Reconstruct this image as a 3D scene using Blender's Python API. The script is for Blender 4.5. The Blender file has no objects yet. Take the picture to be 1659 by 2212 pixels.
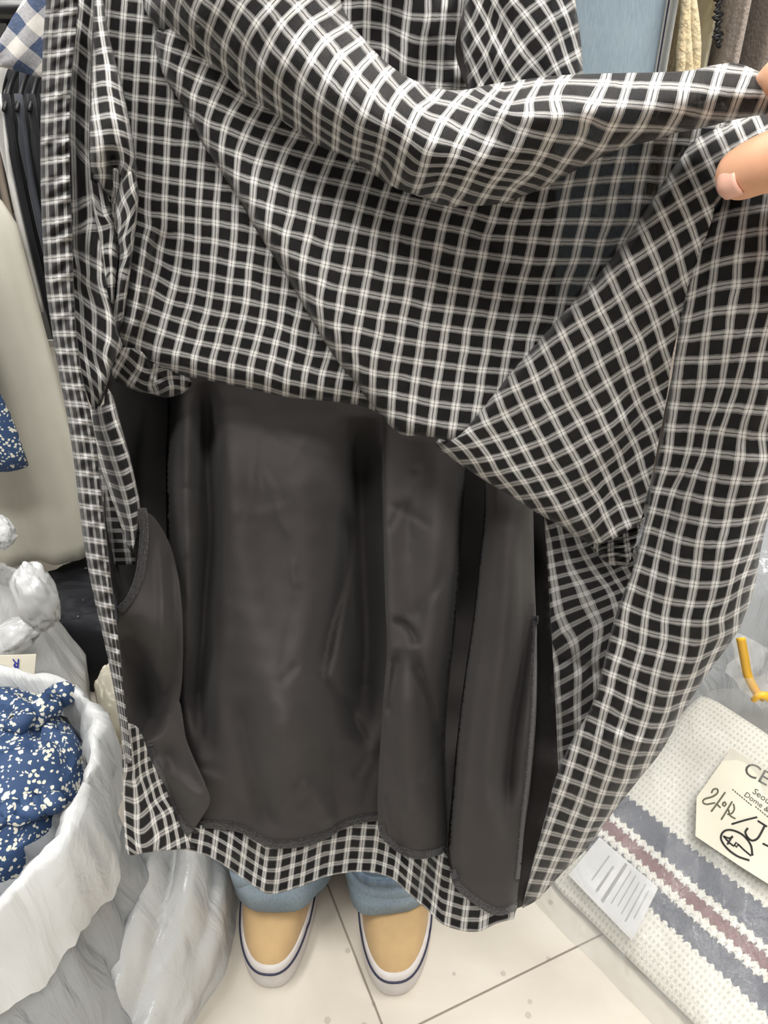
import bpy, bmesh, math, random
import numpy as np
from mathutils import Vector, Matrix, noise, geometry

random.seed(7)
S = bpy.context.scene
COL = S.collection
PI = math.pi

# ------------------------------------------------------------------ camera, light, exposure
IMW, IMH, FPX = 1659.0, 2212.0, 1609.0
PITCH, CAMZ = math.radians(32.0), 1.10
cd = bpy.data.cameras.new('camera'); cam = bpy.data.objects.new('camera', cd); COL.objects.link(cam)
cd.sensor_fit = 'VERTICAL'; cd.sensor_height = 36.0; cd.sensor_width = 27.0
cd.lens = FPX / IMH * 36.0; cd.clip_start = 0.01; cd.clip_end = 60
cam.location = (0, 0, CAMZ); cam.rotation_euler = (PI / 2 - PITCH, 0, 0)
S.camera = cam
S.view_settings.view_transform = 'Standard'
S.view_settings.look = 'None'
S.view_settings.gamma = 1.0
S.view_settings.use_curve_mapping = False
S.view_settings.exposure = 0.22
cy = S.cycles
cy.use_adaptive_sampling = True; cy.adaptive_threshold = .1; cy.use_denoising = True
cy.max_bounces = 5; cy.diffuse_bounces = 3; cy.glossy_bounces = 2; cy.transmission_bounces = 3; cy.transparent_max_bounces = 8
cy.caustics_reflective = cy.caustics_refractive = False
wd = bpy.data.worlds.new('shop_world'); S.world = wd; wd.use_nodes = True
wd.node_tree.nodes['Background'].inputs[0].default_value = (1.0, 0.985, 0.965, 1)
wd.node_tree.nodes['Background'].inputs[1].default_value = 0.42

def area_light(name, loc, size, power, color=(1, 0.98, 0.95)):
    l = bpy.data.lights.new(name, 'AREA'); l.shape = 'RECTANGLE'; l.size, l.size_y = size
    l.energy = power; l.color = color
    o = bpy.data.objects.new(name, l); COL.objects.link(o); o.location = loc
    return o
CEIL = 2.65
LIGHTS = [((-0.9, 0.25, CEIL - .06), (0.35, 1.2), 30), ((0.75, 0.35, CEIL - .06), (0.35, 1.2), 34),
          ((-0.1, 1.25, CEIL - .06), (1.2, 0.3), 18), ((0.1, -0.75, CEIL - .06), (1.2, 0.35), 32)]
for i, (loc, size, pw) in enumerate(LIGHTS):
    area_light('ceiling_lamp_light', loc, size, pw)

# ------------------------------------------------------------------ helpers
_f = np.array([0, math.cos(PITCH), -math.sin(PITCH)])
_u = np.array([0, math.sin(PITCH), math.cos(PITCH)])
_r = np.array([1.0, 0, 0])
def rays(px, py):
    xc = (np.asarray(px, float) - IMW / 2) / FPX; yc = -(np.asarray(py, float) - IMH / 2) / FPX
    return xc[..., None] * _r + yc[..., None] * _u + _f
def at_y(px, py, Y):                      # point on the pixel's ray at horizontal distance Y
    d = rays(px, py); t = np.asarray(Y, float) / d[..., 1]
    return d * t[..., None] + np.array([0, 0, CAMZ])
def at_z(px, py, z):                      # point on the pixel's ray at height z
    d = rays(px, py); t = (z - CAMZ) / d[..., 2]
    return d * np.asarray(t)[..., None] + np.array([0, 0, CAMZ])
def vy(px, py, Y): return Vector(at_y(np.array(px), np.array(py), np.array(Y)))
def vz(px, py, z): return Vector(at_z(np.array(px), np.array(py), z))

def tag(o, label=None, cat=None, group=None, kind=None):
    if label: o['label'] = label
    if cat: o['category'] = cat
    if group: o['group'] = group
    if kind: o['kind'] = kind
    return o
def thing(name, label, cat, loc=(0, 0, 0), rz=0, group=None):
    o = bpy.data.objects.new(name, None); COL.objects.link(o); o.empty_display_size = .05
    o.location = loc; o.rotation_euler = (0, 0, rz)
    return tag(o, label, cat, group)
def link_mesh(name, me, mat, parent=None, smooth=True):
    o = bpy.data.objects.new(name, me); COL.objects.link(o)
    if mat: me.materials.append(mat)
    if smooth:
        me.polygons.foreach_set('use_smooth', [True] * len(me.polygons))
    if parent:
        o.parent = parent
        if parent.parent is None:           # meshes are built in world space; parts of parts sit under an identity part
            o.matrix_parent_inverse = Matrix.LocRotScale(parent.location, parent.rotation_euler, parent.scale).inverted()
    return o
def from_data(name, vs, fs, mat, parent=None, smooth=True, uvs=None):
    me = bpy.data.meshes.new(name)
    me.from_pydata([tuple(map(float, v)) for v in vs], [], [tuple(map(int, f)) for f in fs])
    if uvs is not None:
        ul = me.uv_layers.new(name='UVMap')
        idx = np.empty(len(me.loops), dtype=np.int32); me.loops.foreach_get('vertex_index', idx)
        ul.data.foreach_set('uv', np.asarray(uvs, dtype=np.float32)[idx].ravel())
    me.update()
    return link_mesh(name, me, mat, parent, smooth)
def from_bm(name, bm, mat, parent=None, smooth=False):
    me = bpy.data.meshes.new(name); bm.to_mesh(me); bm.free()
    return link_mesh(name, me, mat, parent, smooth)
def box_bm(x0, x1, y0, y1, z0, z1, bev=0, seg=2):
    bm = bmesh.new(); bmesh.ops.create_cube(bm, size=1)
    for v in bm.verts:
        v.co = ((x0 + x1) / 2 + v.co.x * (x1 - x0), (y0 + y1) / 2 + v.co.y * (y1 - y0), (z0 + z1) / 2 + v.co.z * (z1 - z0))
    if bev: bmesh.ops.bevel(bm, geom=bm.edges[:], offset=bev, segments=seg, affect='EDGES', profile=.5)
    return bm
def box(name, x0, x1, y0, y1, z0, z1, mat, parent=None, bev=0):
    return from_bm(name, box_bm(x0, x1, y0, y1, z0, z1, bev), mat, parent)
def catmull(pts, step, closed=False, dup_corner=True):
    """dense polyline through pts; a repeated point makes a corner"""
    pts = [tuple(p) for p in pts]
    runs, cur = [], [pts[0]]
    for p in pts[1:]:
        if p == cur[-1]:
            runs.append(cur); cur = [p]
        else: cur.append(p)
    runs.append(cur)
    if closed and len(runs) == 1:
        P = np.array(pts, float); n = len(P); out = []
        for i in range(n):
            a, b, c, d = P[i - 1], P[i], P[(i + 1) % n], P[(i + 2) % n]
            k = max(1, int(np.linalg.norm(c - b) / step))
            for j in range(k):
                t = j / k
                out.append(.5 * (2 * b + (c - a) * t + (2 * a - 5 * b + 4 * c - d) * t * t + (3 * b - a - 3 * c + d) * t ** 3))
        return np.array(out)
    if closed:                              # last run joins first
        runs[-1] = runs[-1] + runs[0]; runs = runs[1:]
    out = []
    for r in runs:
        P = np.array(r, float); n = len(P)
        if n == 1: continue
        Q = np.vstack([2 * P[0] - P[1], P, 2 * P[-1] - P[-2]])
        for i in range(n - 1):
            a, b, c, d = Q[i], Q[i + 1], Q[i + 2], Q[i + 3]
            k = max(1, int(np.linalg.norm(c - b) / step))
            for j in range(k):
                t = j / k
                out.append(.5 * (2 * b + (c - a) * t + (2 * a - 5 * b + 4 * c - d) * t * t + (3 * b - a - 3 * c + d) * t ** 3))
        if not closed and r is runs[-1]: out.append(P[-1])
    return np.array(out)
def inside(poly, P):
    x, y = P[:, 0], P[:, 1]; res = np.zeros(len(P), bool)
    j = len(poly) - 1
    for i in range(len(poly)):
        xi, yi = poly[i]; xj, yj = poly[j]
        c = ((yi > y) != (yj > y))
        if c.any():
            with np.errstate(divide='ignore', invalid='ignore'):
                res ^= c & (x < (xj - xi) * (y - yi) / (yj - yi) + xi)
        j = i
    return res
def dist_line(P, line):
    """distance to a polyline, and the signed side of the nearest segment, and arclength fraction"""
    L = np.asarray(line, float); best = np.full(len(P), 1e9); side = np.zeros(len(P)); fr = np.zeros(len(P))
    seg = np.linalg.norm(np.diff(L, axis=0), axis=1); cum = np.concatenate([[0], np.cumsum(seg)])
    for i in range(len(L) - 1):
        a, b = L[i], L[i + 1]; ab = b - a; l2 = ab @ ab + 1e-9
        t = np.clip(((P - a) @ ab) / l2, 0, 1); q = a + t[:, None] * ab
        d = np.linalg.norm(P - q, axis=1); m = d < best
        best[m] = d[m]; cr = ab[0] * (P[:, 1] - a[1]) - ab[1] * (P[:, 0] - a[0])
        side[m] = np.sign(cr[m]); fr[m] = (cum[i] + t[m] * seg[i]) / cum[-1]
    return best, side, fr
class TPS:
    def __init__(self, pts, vals, reg=0.02):
        self.P = np.asarray(pts, float) / 100.0; n = len(self.P)
        V = np.asarray(vals, float); V = V[:, None] if V.ndim == 1 else V
        K = self._k(self.P); A = np.zeros((n + 3, n + 3)); A[:n, :n] = K + reg * np.eye(n)
        Q = np.hstack([np.ones((n, 1)), self.P]); A[:n, n:] = Q; A[n:, :n] = Q.T
        B = np.zeros((n + 3, V.shape[1])); B[:n] = V
        self.w = np.linalg.lstsq(A, B, rcond=None)[0]
    def _k(self, X):
        r2 = ((X[:, None, :] - self.P[None, :, :]) ** 2).sum(-1)
        return .5 * r2 * np.log(r2 + 1e-9)
    def __call__(self, X):
        X = np.asarray(X, float) / 100.0
        out = np.empty((len(X), self.w.shape[1]))
        for s in range(0, len(X), 4000):
            x = X[s:s + 4000]
            out[s:s + 4000] = self._k(x) @ self.w[:-3] + np.hstack([np.ones((len(x), 1)), x]) @ self.w[-3:]
        return out
def roll(P, line, r, dep):                 # the cloth curls away from the viewer along this edge
    d, _, _ = dist_line(P, catmull(line, 12))
    t = np.clip(1 - d / r, 0, 1)
    return dep * (1 - np.sqrt(np.clip(1 - t * t, 0, 1)))
def ridge(P, line, width, amp, skew=0.0):  # a soft fold: amp < 0 towards the viewer
    d, s, fr = dist_line(P, catmull(line, 12))
    sd = d * s; w = np.where(sd > 0, width * (1 + skew), width * (1 - skew))
    end = np.clip(np.minimum(fr, 1 - fr) * 6, 0, 1)
    return amp * np.exp(-(d / w) ** 2) * end
def wob(P, amp, wl, seed=0):
    rs = np.random.RandomState(seed); o = np.zeros(len(P))
    for k in range(6):
        a = rs.uniform(0, 2 * PI); f = 2 * PI / (wl * rs.uniform(.7, 1.6)); ph = rs.uniform(0, 2 * PI)
        o += np.sin((P[:, 0] * math.cos(a) + P[:, 1] * math.sin(a)) * f + ph)
    return amp * o / 3
def cloth(patches, name, mat, parent, thick=.0007):
    """patches: list of dict(outline, depth=fn(P)->Y, uv=TPS or fn, step). One mesh object."""
    VS, FS, UV = [], [], []; base = 0
    for p in patches:
        st = p.get('step', 9); ol = catmull(p['outline'], st * .9, closed=True)
        lo, hi = ol.min(0), ol.max(0)
        gx, gy = np.meshgrid(np.arange(lo[0], hi[0], st), np.arange(lo[1], hi[1], st * .87))
        gx = gx + (np.arange(gx.shape[0]) % 2)[:, None] * st / 2
        G = np.stack([gx.ravel(), gy.ravel()], 1); G = G[inside(ol, G)]
        if len(G):
            keep = np.ones(len(G), bool)
            for s in range(0, len(G), 3000):
                dd = ((G[s:s + 3000, None, :] - ol[None]) ** 2).sum(-1).min(1)
                keep[s:s + 3000] = dd > (st * .55) ** 2
            G = G[keep]
        pts = np.vstack([ol, G]); n = len(ol)
        r = geometry.delaunay_2d_cdt([Vector(q) for q in pts], [(i, (i + 1) % n) for i in range(n)], [], 1, 1e-4)
        P = np.array([(v.x, v.y) for v in r[0]]); T = [tuple(f) for f in r[2]]
        Y = p['depth'](P); X = at_y(P[:, 0], P[:, 1], Y)
        uv = p['uv'](P) if p.get('uv') is not None else P / 100.0
        a, b, c = (X[i] for i in T[0][:3])
        nrm = np.cross(b - a, c - a); flip = nrm @ (np.array([0, 0, CAMZ]) - a) < 0
        FS += [tuple(base + i for i in (f[::-1] if flip else f)) for f in T]
        VS.append(X); UV.append(uv); base += len(P)
    o = from_data(name, np.vstack(VS), FS, mat, parent, True, np.vstack(UV))
    if thick:
        m = o.modifiers.new('thickness', 'SOLIDIFY'); m.thickness = thick; m.offset = -1
    return o

# ------------------------------------------------------------------ materials
def new_mat(name):
    m = bpy.data.materials.new(name); m.use_nodes = True
    nt = m.node_tree; b = nt.nodes['Principled BSDF']
    return m, nt, b
def N(nt, typ, **kw):
    n = nt.nodes.new(typ)
    for k, v in kw.items():
        if k.startswith('in_'): n.inputs[int(k[3:])].default_value = v
        else: setattr(n, k, v)
    return n
def ramp(nt, src, stops, interp='LINEAR'):
    r = nt.nodes.new('ShaderNodeValToRGB'); e = r.color_ramp.elements; r.color_ramp.interpolation = interp
    while len(e) > 1: e.remove(e[-1])
    e[0].position, e[0].color = stops[0][0], (*stops[0][1], 1) if hasattr(stops[0][1], '__len__') else (stops[0][1],) * 3 + (1,)
    for p, c in stops[1:]:
        k = e.new(p); k.color = (*c, 1) if hasattr(c, '__len__') else (c, c, c, 1)
    if src is not None: nt.links.new(src, r.inputs[0])
    return r
def math_n(nt, op, a, b=None, clamp=False):
    n = nt.nodes.new('ShaderNodeMath'); n.operation = op; n.use_clamp = clamp
    for i, x in enumerate((a, b)):
        if x is None: continue
        if isinstance(x, (int, float)): n.inputs[i].default_value = x
        else: nt.links.new(x, n.inputs[i])
    return n.outputs[0]
def bump(nt, b, h, strength=.3, dist=.001):
    k = nt.nodes.new('ShaderNodeBump'); k.inputs['Strength'].default_value = strength; k.inputs['Distance'].default_value = dist
    nt.links.new(h, k.inputs['Height']); nt.links.new(k.outputs[0], b.inputs['Normal'])
def fabric(name, c1, c2=None, scale=60, rough=.85, bscale=900, bstr=.25, sheen=.15, detail=4, bdist=.0006):
    m, nt, b = new_mat(name); c2 = c2 or tuple(x * .8 for x in c1)
    tc = N(nt, 'ShaderNodeTexCoord'); nz = N(nt, 'ShaderNodeTexNoise'); nz.inputs['Scale'].default_value = scale; nz.inputs['Detail'].default_value = detail
    nt.links.new(tc.outputs['Object'], nz.inputs['Vector'])
    r = ramp(nt, nz.outputs[0], [(.3, c2), (.7, c1)]); nt.links.new(r.outputs[0], b.inputs['Base Color'])
    n2 = N(nt, 'ShaderNodeTexNoise'); n2.inputs['Scale'].default_value = bscale; nt.links.new(tc.outputs['Object'], n2.inputs['Vector'])
    bump(nt, b, n2.outputs[0], bstr, bdist)
    b.inputs['Roughness'].default_value = rough
    b.inputs['Sheen Weight'].default_value = sheen; b.inputs['Specular IOR Level'].default_value = .25
    return m
def plaid_mat(name='plaid_cotton', soft=0.0, dim=1.0, sheer=.17, wu=.55, broken=.7):
    m, nt, b = new_mat(name)
    uv = N(nt, 'ShaderNodeUVMap'); sep = N(nt, 'ShaderNodeSeparateXYZ')
    wn = N(nt, 'ShaderNodeTexNoise'); wn.inputs['Scale'].default_value = 2.2; wn.inputs['Detail'].default_value = 1
    nt.links.new(uv.outputs[0], wn.inputs['Vector'])
    add = N(nt, 'ShaderNodeVectorMath', operation='MULTIPLY_ADD')
    sub = N(nt, 'ShaderNodeVectorMath', operation='SUBTRACT'); sub.inputs[1].default_value = (.5, .5, .5)
    nt.links.new(wn.outputs['Color'], sub.inputs[0]); nt.links.new(sub.outputs[0], add.inputs[0])
    add.inputs[1].default_value = (.05, .10, 0); nt.links.new(uv.outputs[0], add.inputs[2])
    nt.links.new(add.outputs[0], sep.inputs[0])
    # threads seen as tiny dashes
    def mapped(sx, sy, scale):
        mp = N(nt, 'ShaderNodeMapping'); mp.inputs['Scale'].default_value = (sx, sy, 1); nt.links.new(uv.outputs[0], mp.inputs['Vector'])
        n = N(nt, 'ShaderNodeTexNoise'); n.inputs['Scale'].default_value = scale; n.inputs['Detail'].default_value = 1
        nt.links.new(mp.outputs[0], n.inputs['Vector']); return n.outputs[0]
    def stripe(x, outer):
        f = math_n(nt, 'FRACT', math_n(nt, 'ADD', x, .5))
        d = math_n(nt, 'ABSOLUTE', math_n(nt, 'SUBTRACT', f, .5))
        s = soft
        r = ramp(nt, d, [(0, .12 + s), (.016, .14 + s), (.028, 1), (.140, .95), (.151, .18 + s), (.166, .14 + s), (.176, outer), (.193, outer), (.204, .0)])
        return r.outputs[0]
    su = math_n(nt, 'MULTIPLY', stripe(sep.outputs[0], .75), math_n(nt, 'ADD', math_n(nt, 'MULTIPLY', mapped(30, 12, 1.6), broken), .97 - broken * .5))
    sv = math_n(nt, 'MULTIPLY', stripe(sep.outputs[1], .6), math_n(nt, 'ADD', math_n(nt, 'MULTIPLY', mapped(14, 30, 1.6), 1.0), .36))
    cov = math_n(nt, 'ADD', math_n(nt, 'MULTIPLY', su, wu), math_n(nt, 'MULTIPLY', sv, .44), True)
    cell = ramp(nt, mapped(1, 1, 1.3), [(.35, (.0055, .0054, .0062)), (.65, (.0100, .0086, .0078))])
    mix = N(nt, 'ShaderNodeMix', data_type='RGBA'); nt.links.new(cov, mix.inputs['Factor'])
    nt.links.new(cell.outputs[0], mix.inputs[6]); mix.inputs[7].default_value = (.80 * dim, .785 * dim, .755 * dim, 1)
    nt.links.new(mix.outputs[2], b.inputs['Base Color'])
    bump(nt, b, mapped(22, 22, 2.0), .35, .0008)
    b.inputs['Roughness'].default_value = .8; b.inputs['Specular IOR Level'].default_value = .25
    b.inputs['Sheen Weight'].default_value = .12; b.inputs['Sheen Roughness'].default_value = .4
    if sheer:
        tr = N(nt, 'ShaderNodeBsdfTransparent'); mx = N(nt, 'ShaderNodeMixShader')
        fac = math_n(nt, 'MULTIPLY', math_n(nt, 'SUBTRACT', 1.0, cov, True), math_n(nt, 'MULTIPLY', mapped(30, 3, 1.2), sheer * 2))
        nt.links.new(fac, mx.inputs[0]); nt.links.new(b.outputs[0], mx.inputs[1]); nt.links.new(tr.outputs[0], mx.inputs[2])
        nt.links.new(mx.outputs[0], nt.nodes['Material Output'].inputs[0])
    return m
def plastic(name, col=(.86, .87, .86), transl=.45, transp=0.0, rough=.28, nscale=14, bstr=.35, col2=None, stretch=(1, 1, .35)):
    m, nt, b = new_mat(name); out = nt.nodes['Material Output']; col2 = col2 or col
    tc = N(nt, 'ShaderNodeTexCoord'); mp = N(nt, 'ShaderNodeMapping'); mp.inputs['Scale'].default_value = stretch; nt.links.new(tc.outputs['Object'], mp.inputs[0])
    nz = N(nt, 'ShaderNodeTexNoise'); nz.inputs['Scale'].default_value = nscale; nz.inputs['Detail'].default_value = 5; nz.inputs['Distortion'].default_value = 1.2
    rg_ = N(nt, 'ShaderNodeTexNoise', noise_type='RIDGED_MULTIFRACTAL'); rg_.inputs['Scale'].default_value = nscale * .9; rg_.inputs['Detail'].default_value = 2.5; rg_.inputs['Distortion'].default_value = .5
    for n in (nz, rg_): nt.links.new(mp.outputs[0], n.inputs['Vector'])
    r = ramp(nt, rg_.outputs[0], [(.25, col2), (.85, col)]); nt.links.new(r.outputs[0], b.inputs['Base Color']); b.inputs['Roughness'].default_value = rough  # paler ridges: crease whitening plus streak highlights put into the colour
    b.inputs['Specular IOR Level'].default_value = .8
    k = N(nt, 'ShaderNodeBump'); k.inputs['Strength'].default_value = bstr; k.inputs['Distance'].default_value = .02
    nt.links.new(math_n(nt, 'ADD', nz.outputs[0], math_n(nt, 'MULTIPLY', rg_.outputs[0], .6)), k.inputs['Height']); nt.links.new(k.outputs[0], b.inputs['Normal'])
    tl = N(nt, 'ShaderNodeBsdfTranslucent'); nt.links.new(r.outputs[0], tl.inputs[0]); nt.links.new(k.outputs[0], tl.inputs['Normal'])
    mx = N(nt, 'ShaderNodeMixShader'); mx.inputs[0].default_value = transl
    nt.links.new(b.outputs[0], mx.inputs[1]); nt.links.new(tl.outputs[0], mx.inputs[2])
    last = mx.outputs[0]
    if transp:
        tp = N(nt, 'ShaderNodeBsdfTransparent'); m2 = N(nt, 'ShaderNodeMixShader'); m2.inputs[0].default_value = transp
        nt.links.new(last, m2.inputs[1]); nt.links.new(tp.outputs[0], m2.inputs[2]); last = m2.outputs[0]
    nt.links.new(last, out.inputs[0])
    return m
def plain(name, col, rough=.6, metal=0, spec=.4, emit=None):
    m, nt, b = new_mat(name); b.inputs['Base Color'].default_value = (*col, 1); b.inputs['Roughness'].default_value = rough
    b.inputs['Metallic'].default_value = metal; b.inputs['Specular IOR Level'].default_value = spec
    if emit: b.inputs['Emission Color'].default_value = (*col, 1); b.inputs['Emission Strength'].default_value = emit
    return m
PLAID = plaid_mat(); PLAID_BACK = plaid_mat('plaid_back', sheer=0); PLAID_BAND = plaid_mat('plaid_gathered_band', wu=.27, broken=1.5, sheer=0); PLAID_IN = plaid_mat('plaid_wrong_side', soft=.25, dim=.62, sheer=0)
LINING = fabric('black_lining', (.046, .0412, .0398), (.039, .035, .034), scale=25, rough=.88, bscale=1400, bstr=.06, sheen=.04)
LINING_SEAM = fabric('black_lining_seam', (.035, .033, .034), (.015, .014, .015), scale=420, rough=.8, bscale=500, bstr=.9, sheen=.2, bdist=.002)

# ------------------------------------------------------------------ room
def wall_mat(name, c1, c2):
    return fabric(name, c1, c2, scale=2.5, rough=.75, bscale=60, bstr=.05, sheen=0)
M_WALL = wall_mat('grey_wall_paint', (.10, .10, .095), (.085, .085, .08))
M_WALL2 = wall_mat('pale_wall_paint', (.62, .60, .56), (.58, .56, .52))
M_CEIL = wall_mat('ceiling_paint', (.75, .74, .72), (.72, .71, .69))
M_GROUT = plain('tile_grout', (.33, .29, .24), .9)
def stone():
    m, nt, b = new_mat('cream_stone_tile')
    tc = N(nt, 'ShaderNodeTexCoord'); geo = N(nt, 'ShaderNodeNewGeometry')
    n1 = N(nt, 'ShaderNodeTexNoise'); n1.inputs['Scale'].default_value = 5; n1.inputs['Detail'].default_value = 8; n1.inputs['Distortion'].default_value = .8
    nt.links.new(geo.outputs['Position'], n1.inputs['Vector'])
    r = ramp(nt, n1.outputs[0], [(.3, (.50, .455, .385)), (.55, (.58, .535, .46)), (.75, (.64, .60, .53))])
    n2 = N(nt, 'ShaderNodeTexVoronoi'); n2.inputs['Scale'].default_value = 26; nt.links.new(geo.outputs['Position'], n2.inputs['Vector'])
    n3 = N(nt, 'ShaderNodeTexNoise'); n3.inputs['Scale'].default_value = 8; nt.links.new(geo.outputs['Position'], n3.inputs['Vector'])
    th = math_n(nt, 'MULTIPLY', math_n(nt, 'LESS_THAN', n2.outputs['Distance'], math_n(nt, 'MULTIPLY', n3.outputs[0], .20)), .55)
    mx = N(nt, 'ShaderNodeMix', data_type='RGBA'); nt.links.new(th, mx.inputs['Factor']); nt.links.new(r.outputs[0], mx.inputs[6]); mx.inputs[7].default_value = (.30, .27, .22, 1)
    nt.links.new(mx.outputs[2], b.inputs['Base Color']); b.inputs['Roughness'].default_value = .33
    return m
M_STONE = stone()
fl = box('floor', -2.2, 2.2, -1.6, 3.2, -.05, -.004, M_GROUT); tag(fl, kind='structure')
TS, TA, TC = .60, math.radians(23.5), Vector((.005, .460, 0))
tile_me = None
for i in range(-4, 5):
    for j in range(-4, 6):
        c = TC + Matrix.Rotation(TA, 3, 'Z') @ Vector(((i + .5) * TS, (j + .5) * TS, 0))
        if abs(c.x) > 2.0 or c.y < -1.2 or c.y > 2.9: continue
        if tile_me is None:
            bm = box_bm(-TS / 2 + .0012, TS / 2 - .0012, -TS / 2 + .0012, TS / 2 - .0012, -.0038, 0, .0008, 1)
            tile_me = bpy.data.meshes.new('tile'); bm.to_mesh(tile_me); bm.free(); tile_me.materials.append(M_STONE)
        t = bpy.data.objects.new('tile', tile_me); COL.objects.link(t); t.location = c; t.rotation_euler = (0, 0, TA); t.parent = fl
for nm, dim, mt in (('wall_back', (-2.2, 2.2, 3.2, 3.25, 0, CEIL), M_WALL), ('wall_left', (-2.25, -2.2, -1.6, 3.2, 0, CEIL), M_WALL),
                    ('wall_right', (2.2, 2.25, -1.6, 3.2, 0, CEIL), M_WALL2), ('ceiling', (-2.2, 2.2, -1.6, 3.2, CEIL, CEIL + .05), M_CEIL)):
    tag(box(nm, *dim, mt), kind='structure')
M_LED = plain('lit_led_panel', (1, .97, .92), .5, emit=4.0); M_LED.cycles.emission_sampling = 'NONE'; M_FRAME = plain('white_lamp_frame', (.8, .8, .78), .4)
PL = ['nearest the left wall', 'over the right side of the aisle', 'over the back of the aisle', 'behind the viewer']
for i, (loc, size, pw) in enumerate(LIGHTS):
    t = thing('ceiling_lamp', 'flat white led ceiling lamp ' + PL[i], 'lamp', (loc[0], loc[1], CEIL), 0, 'ceiling lamps')
    x, y = loc[0], loc[1]; a, b = size[0] / 2 + .03, size[1] / 2 + .03
    box('lamp_frame', x - a, x + a, y - b, y + b, CEIL - .04, CEIL, M_FRAME, t, .004)
    box('lamp_diffuser', x - a + .02, x + a - .02, y - b + .02, y + b - .02, CEIL - .048, CEIL - .035, M_LED, t)

# ------------------------------------------------------------------ the plaid skirt, opened to show the lining
def Zm(ox, oy, s): return lambda x, y: (ox + x / s, oy + y / s)
z1 = Zm(280, 100, 4.1475); z2 = Zm(240, 480, 4.1475); z3 = Zm(600, 420, 4.1475); z4 = Zm(900, 400, 3.318); z5 = Zm(320, 0, 3.318)
z6 = Zm(800, 100, 3.770); zC = Zm(1050, 150, 2.724); z8 = Zm(1259, 500, 4.1475); zF1 = Zm(930, 860, 5.53); zF2 = Zm(1180, 860, 5.53)
zG3 = Zm(1340, 960, 2.984); zG4 = Zm(1160, 1340, 1.908); zT = Zm(690, 0, 1.641); zB = Zm(1050, 950, 2.949); zW = Zm(80, 0, 3.025)
zL2 = Zm(0, 400, 3.95); zL3 = Zm(0, 900, 3.95); zL6 = Zm(150, 750, 3.688); zH = Zm(540, 1740, 2.38); zHL = Zm(250, 1600, 2.38)
def uvfit(entries, reg=.004):
    """entries: (zoom, [(u, v, zx, zy), ...])"""
    P, U = [], []
    for z, L in entries:
        for u, v, x, y in L: P.append(z(x, y)); U.append((u, v))
    return TPS(P, U, reg)
def col(u, pairs): return [(u, v, x, y) for v, x, y in pairs]
def seq(u, v0, pts, dv=1): return [(u, v0 + i * dv, x, y) for i, (x, y) in enumerate(pts)]
def row(v, u0, pts): return [(u0 + i, v, x, y) for i, (x, y) in enumerate(pts)]
def depth_tps(ctrl, reg=.001):
    t = TPS([c[:2] for c in ctrl], [c[2] for c in ctrl], reg); return lambda P: t(P)[:, 0]

skirt = thing('plaid_skirt', 'black and white checked skirt held open to show its black lining', 'skirt', (0.0, .45, .45))

# --- front panel, left field
uvC1 = uvfit([
    (z1, seq(0, 0, [(70, 100), (60, 280), (50, 460), (45, 625)]) + seq(1, 0, [(215, 110), (205, 300), (195, 480), (190, 655), (185, 830), (178, 1000), (172, 1170), (165, 1335), (160, 1500)])
       + seq(2, 1, [(365, 325), (362, 500), (345, 675), (335, 850), (330, 1025), (322, 1200), (315, 1360), (312, 1515)])
       + seq(3, 3, [(510, 705), (497, 870), (480, 1045), (472, 1220), (465, 1380), (462, 1545)]) + seq(4, 4, [(655, 890), (640, 1065), (630, 1243), (620, 1400), (612, 1563)])
       + seq(5, 6, [(790, 1262), (775, 1420), (770, 1585)]) + seq(6, 7, [(945, 1445), (940, 1612)])),
    (z2, seq(1, 9, [(335, 45), (305, 135), (285, 270), (262, 425), (240, 590), (215, 740), (185, 890), (140, 1035)])
       + seq(2, 9, [(465, 110), (440, 240), (425, 355), (395, 490), (360, 620), (325, 780), (280, 920), (245, 1080)])
       + seq(3, 9, [(625, 120), (610, 285), (590, 430), (560, 580), (525, 710), (490, 840), (450, 985), (410, 1140)])
       + seq(4, 9, [(775, 150), (765, 310), (755, 465), (730, 615), (700, 755), (655, 890), (620, 1040), (580, 1175), (570, 1300)])
       + seq(5, 9, [(930, 170), (915, 330), (905, 490), (885, 650), (860, 800), (820, 940), (785, 1080), (745, 1210), (740, 1340)])
       + seq(6, 9, [(1095, 210), (1080, 370), (1060, 525), (1045, 680), (1020, 830), (980, 965), (945, 1110), (905, 1250), (900, 1380)])
       + seq(7, 9, [(1255, 240), (1235, 395), (1225, 545), (1210, 710), (1180, 855), (1145, 1000), (1110, 1140), (1075, 1290), (1070, 1420)])
       + seq(8, 10, [(1400, 435), (1385, 590), (1370, 745), (1350, 890), (1315, 1040), (1275, 1180), (1245, 1320), (1240, 1450)])
       + seq(9, 11, [(1550, 620), (1530, 775), (1510, 935), (1475, 1075), (1445, 1220), (1410, 1370), (1400, 1490)])
       + seq(10, 13, [(1640, 980), (1625, 1120), (1590, 1270), (1570, 1430), (1565, 1540)])),
    (z3, seq(11, 13, [(315, 1270), (290, 1420), (255, 1560)]) + seq(12, 14, [(450, 1440), (400, 1600)]))])
L1 = [(352, 66), (332, 68), (335, 100), (343, 132), (354, 165), (372, 195), (395, 230), (415, 268), (440, 315), (470, 360), (500, 408), (530, 455), (552, 495), (585, 545), (620, 600), (655, 660), (690, 720), (730, 782), (770, 830), (795, 865), (820, 892)]
C1_BOT = [(262, 735), (282, 765), (305, 772), (330, 790), (360, 800), (400, 812), (440, 820), (500, 832), (560, 845), (620, 858), (680, 864), (740, 870), (790, 880), (840, 905)]
C1_LEFT = [(205, -60), (210, 120), (215, 300), (225, 480), (245, 640), (262, 735)]
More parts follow.
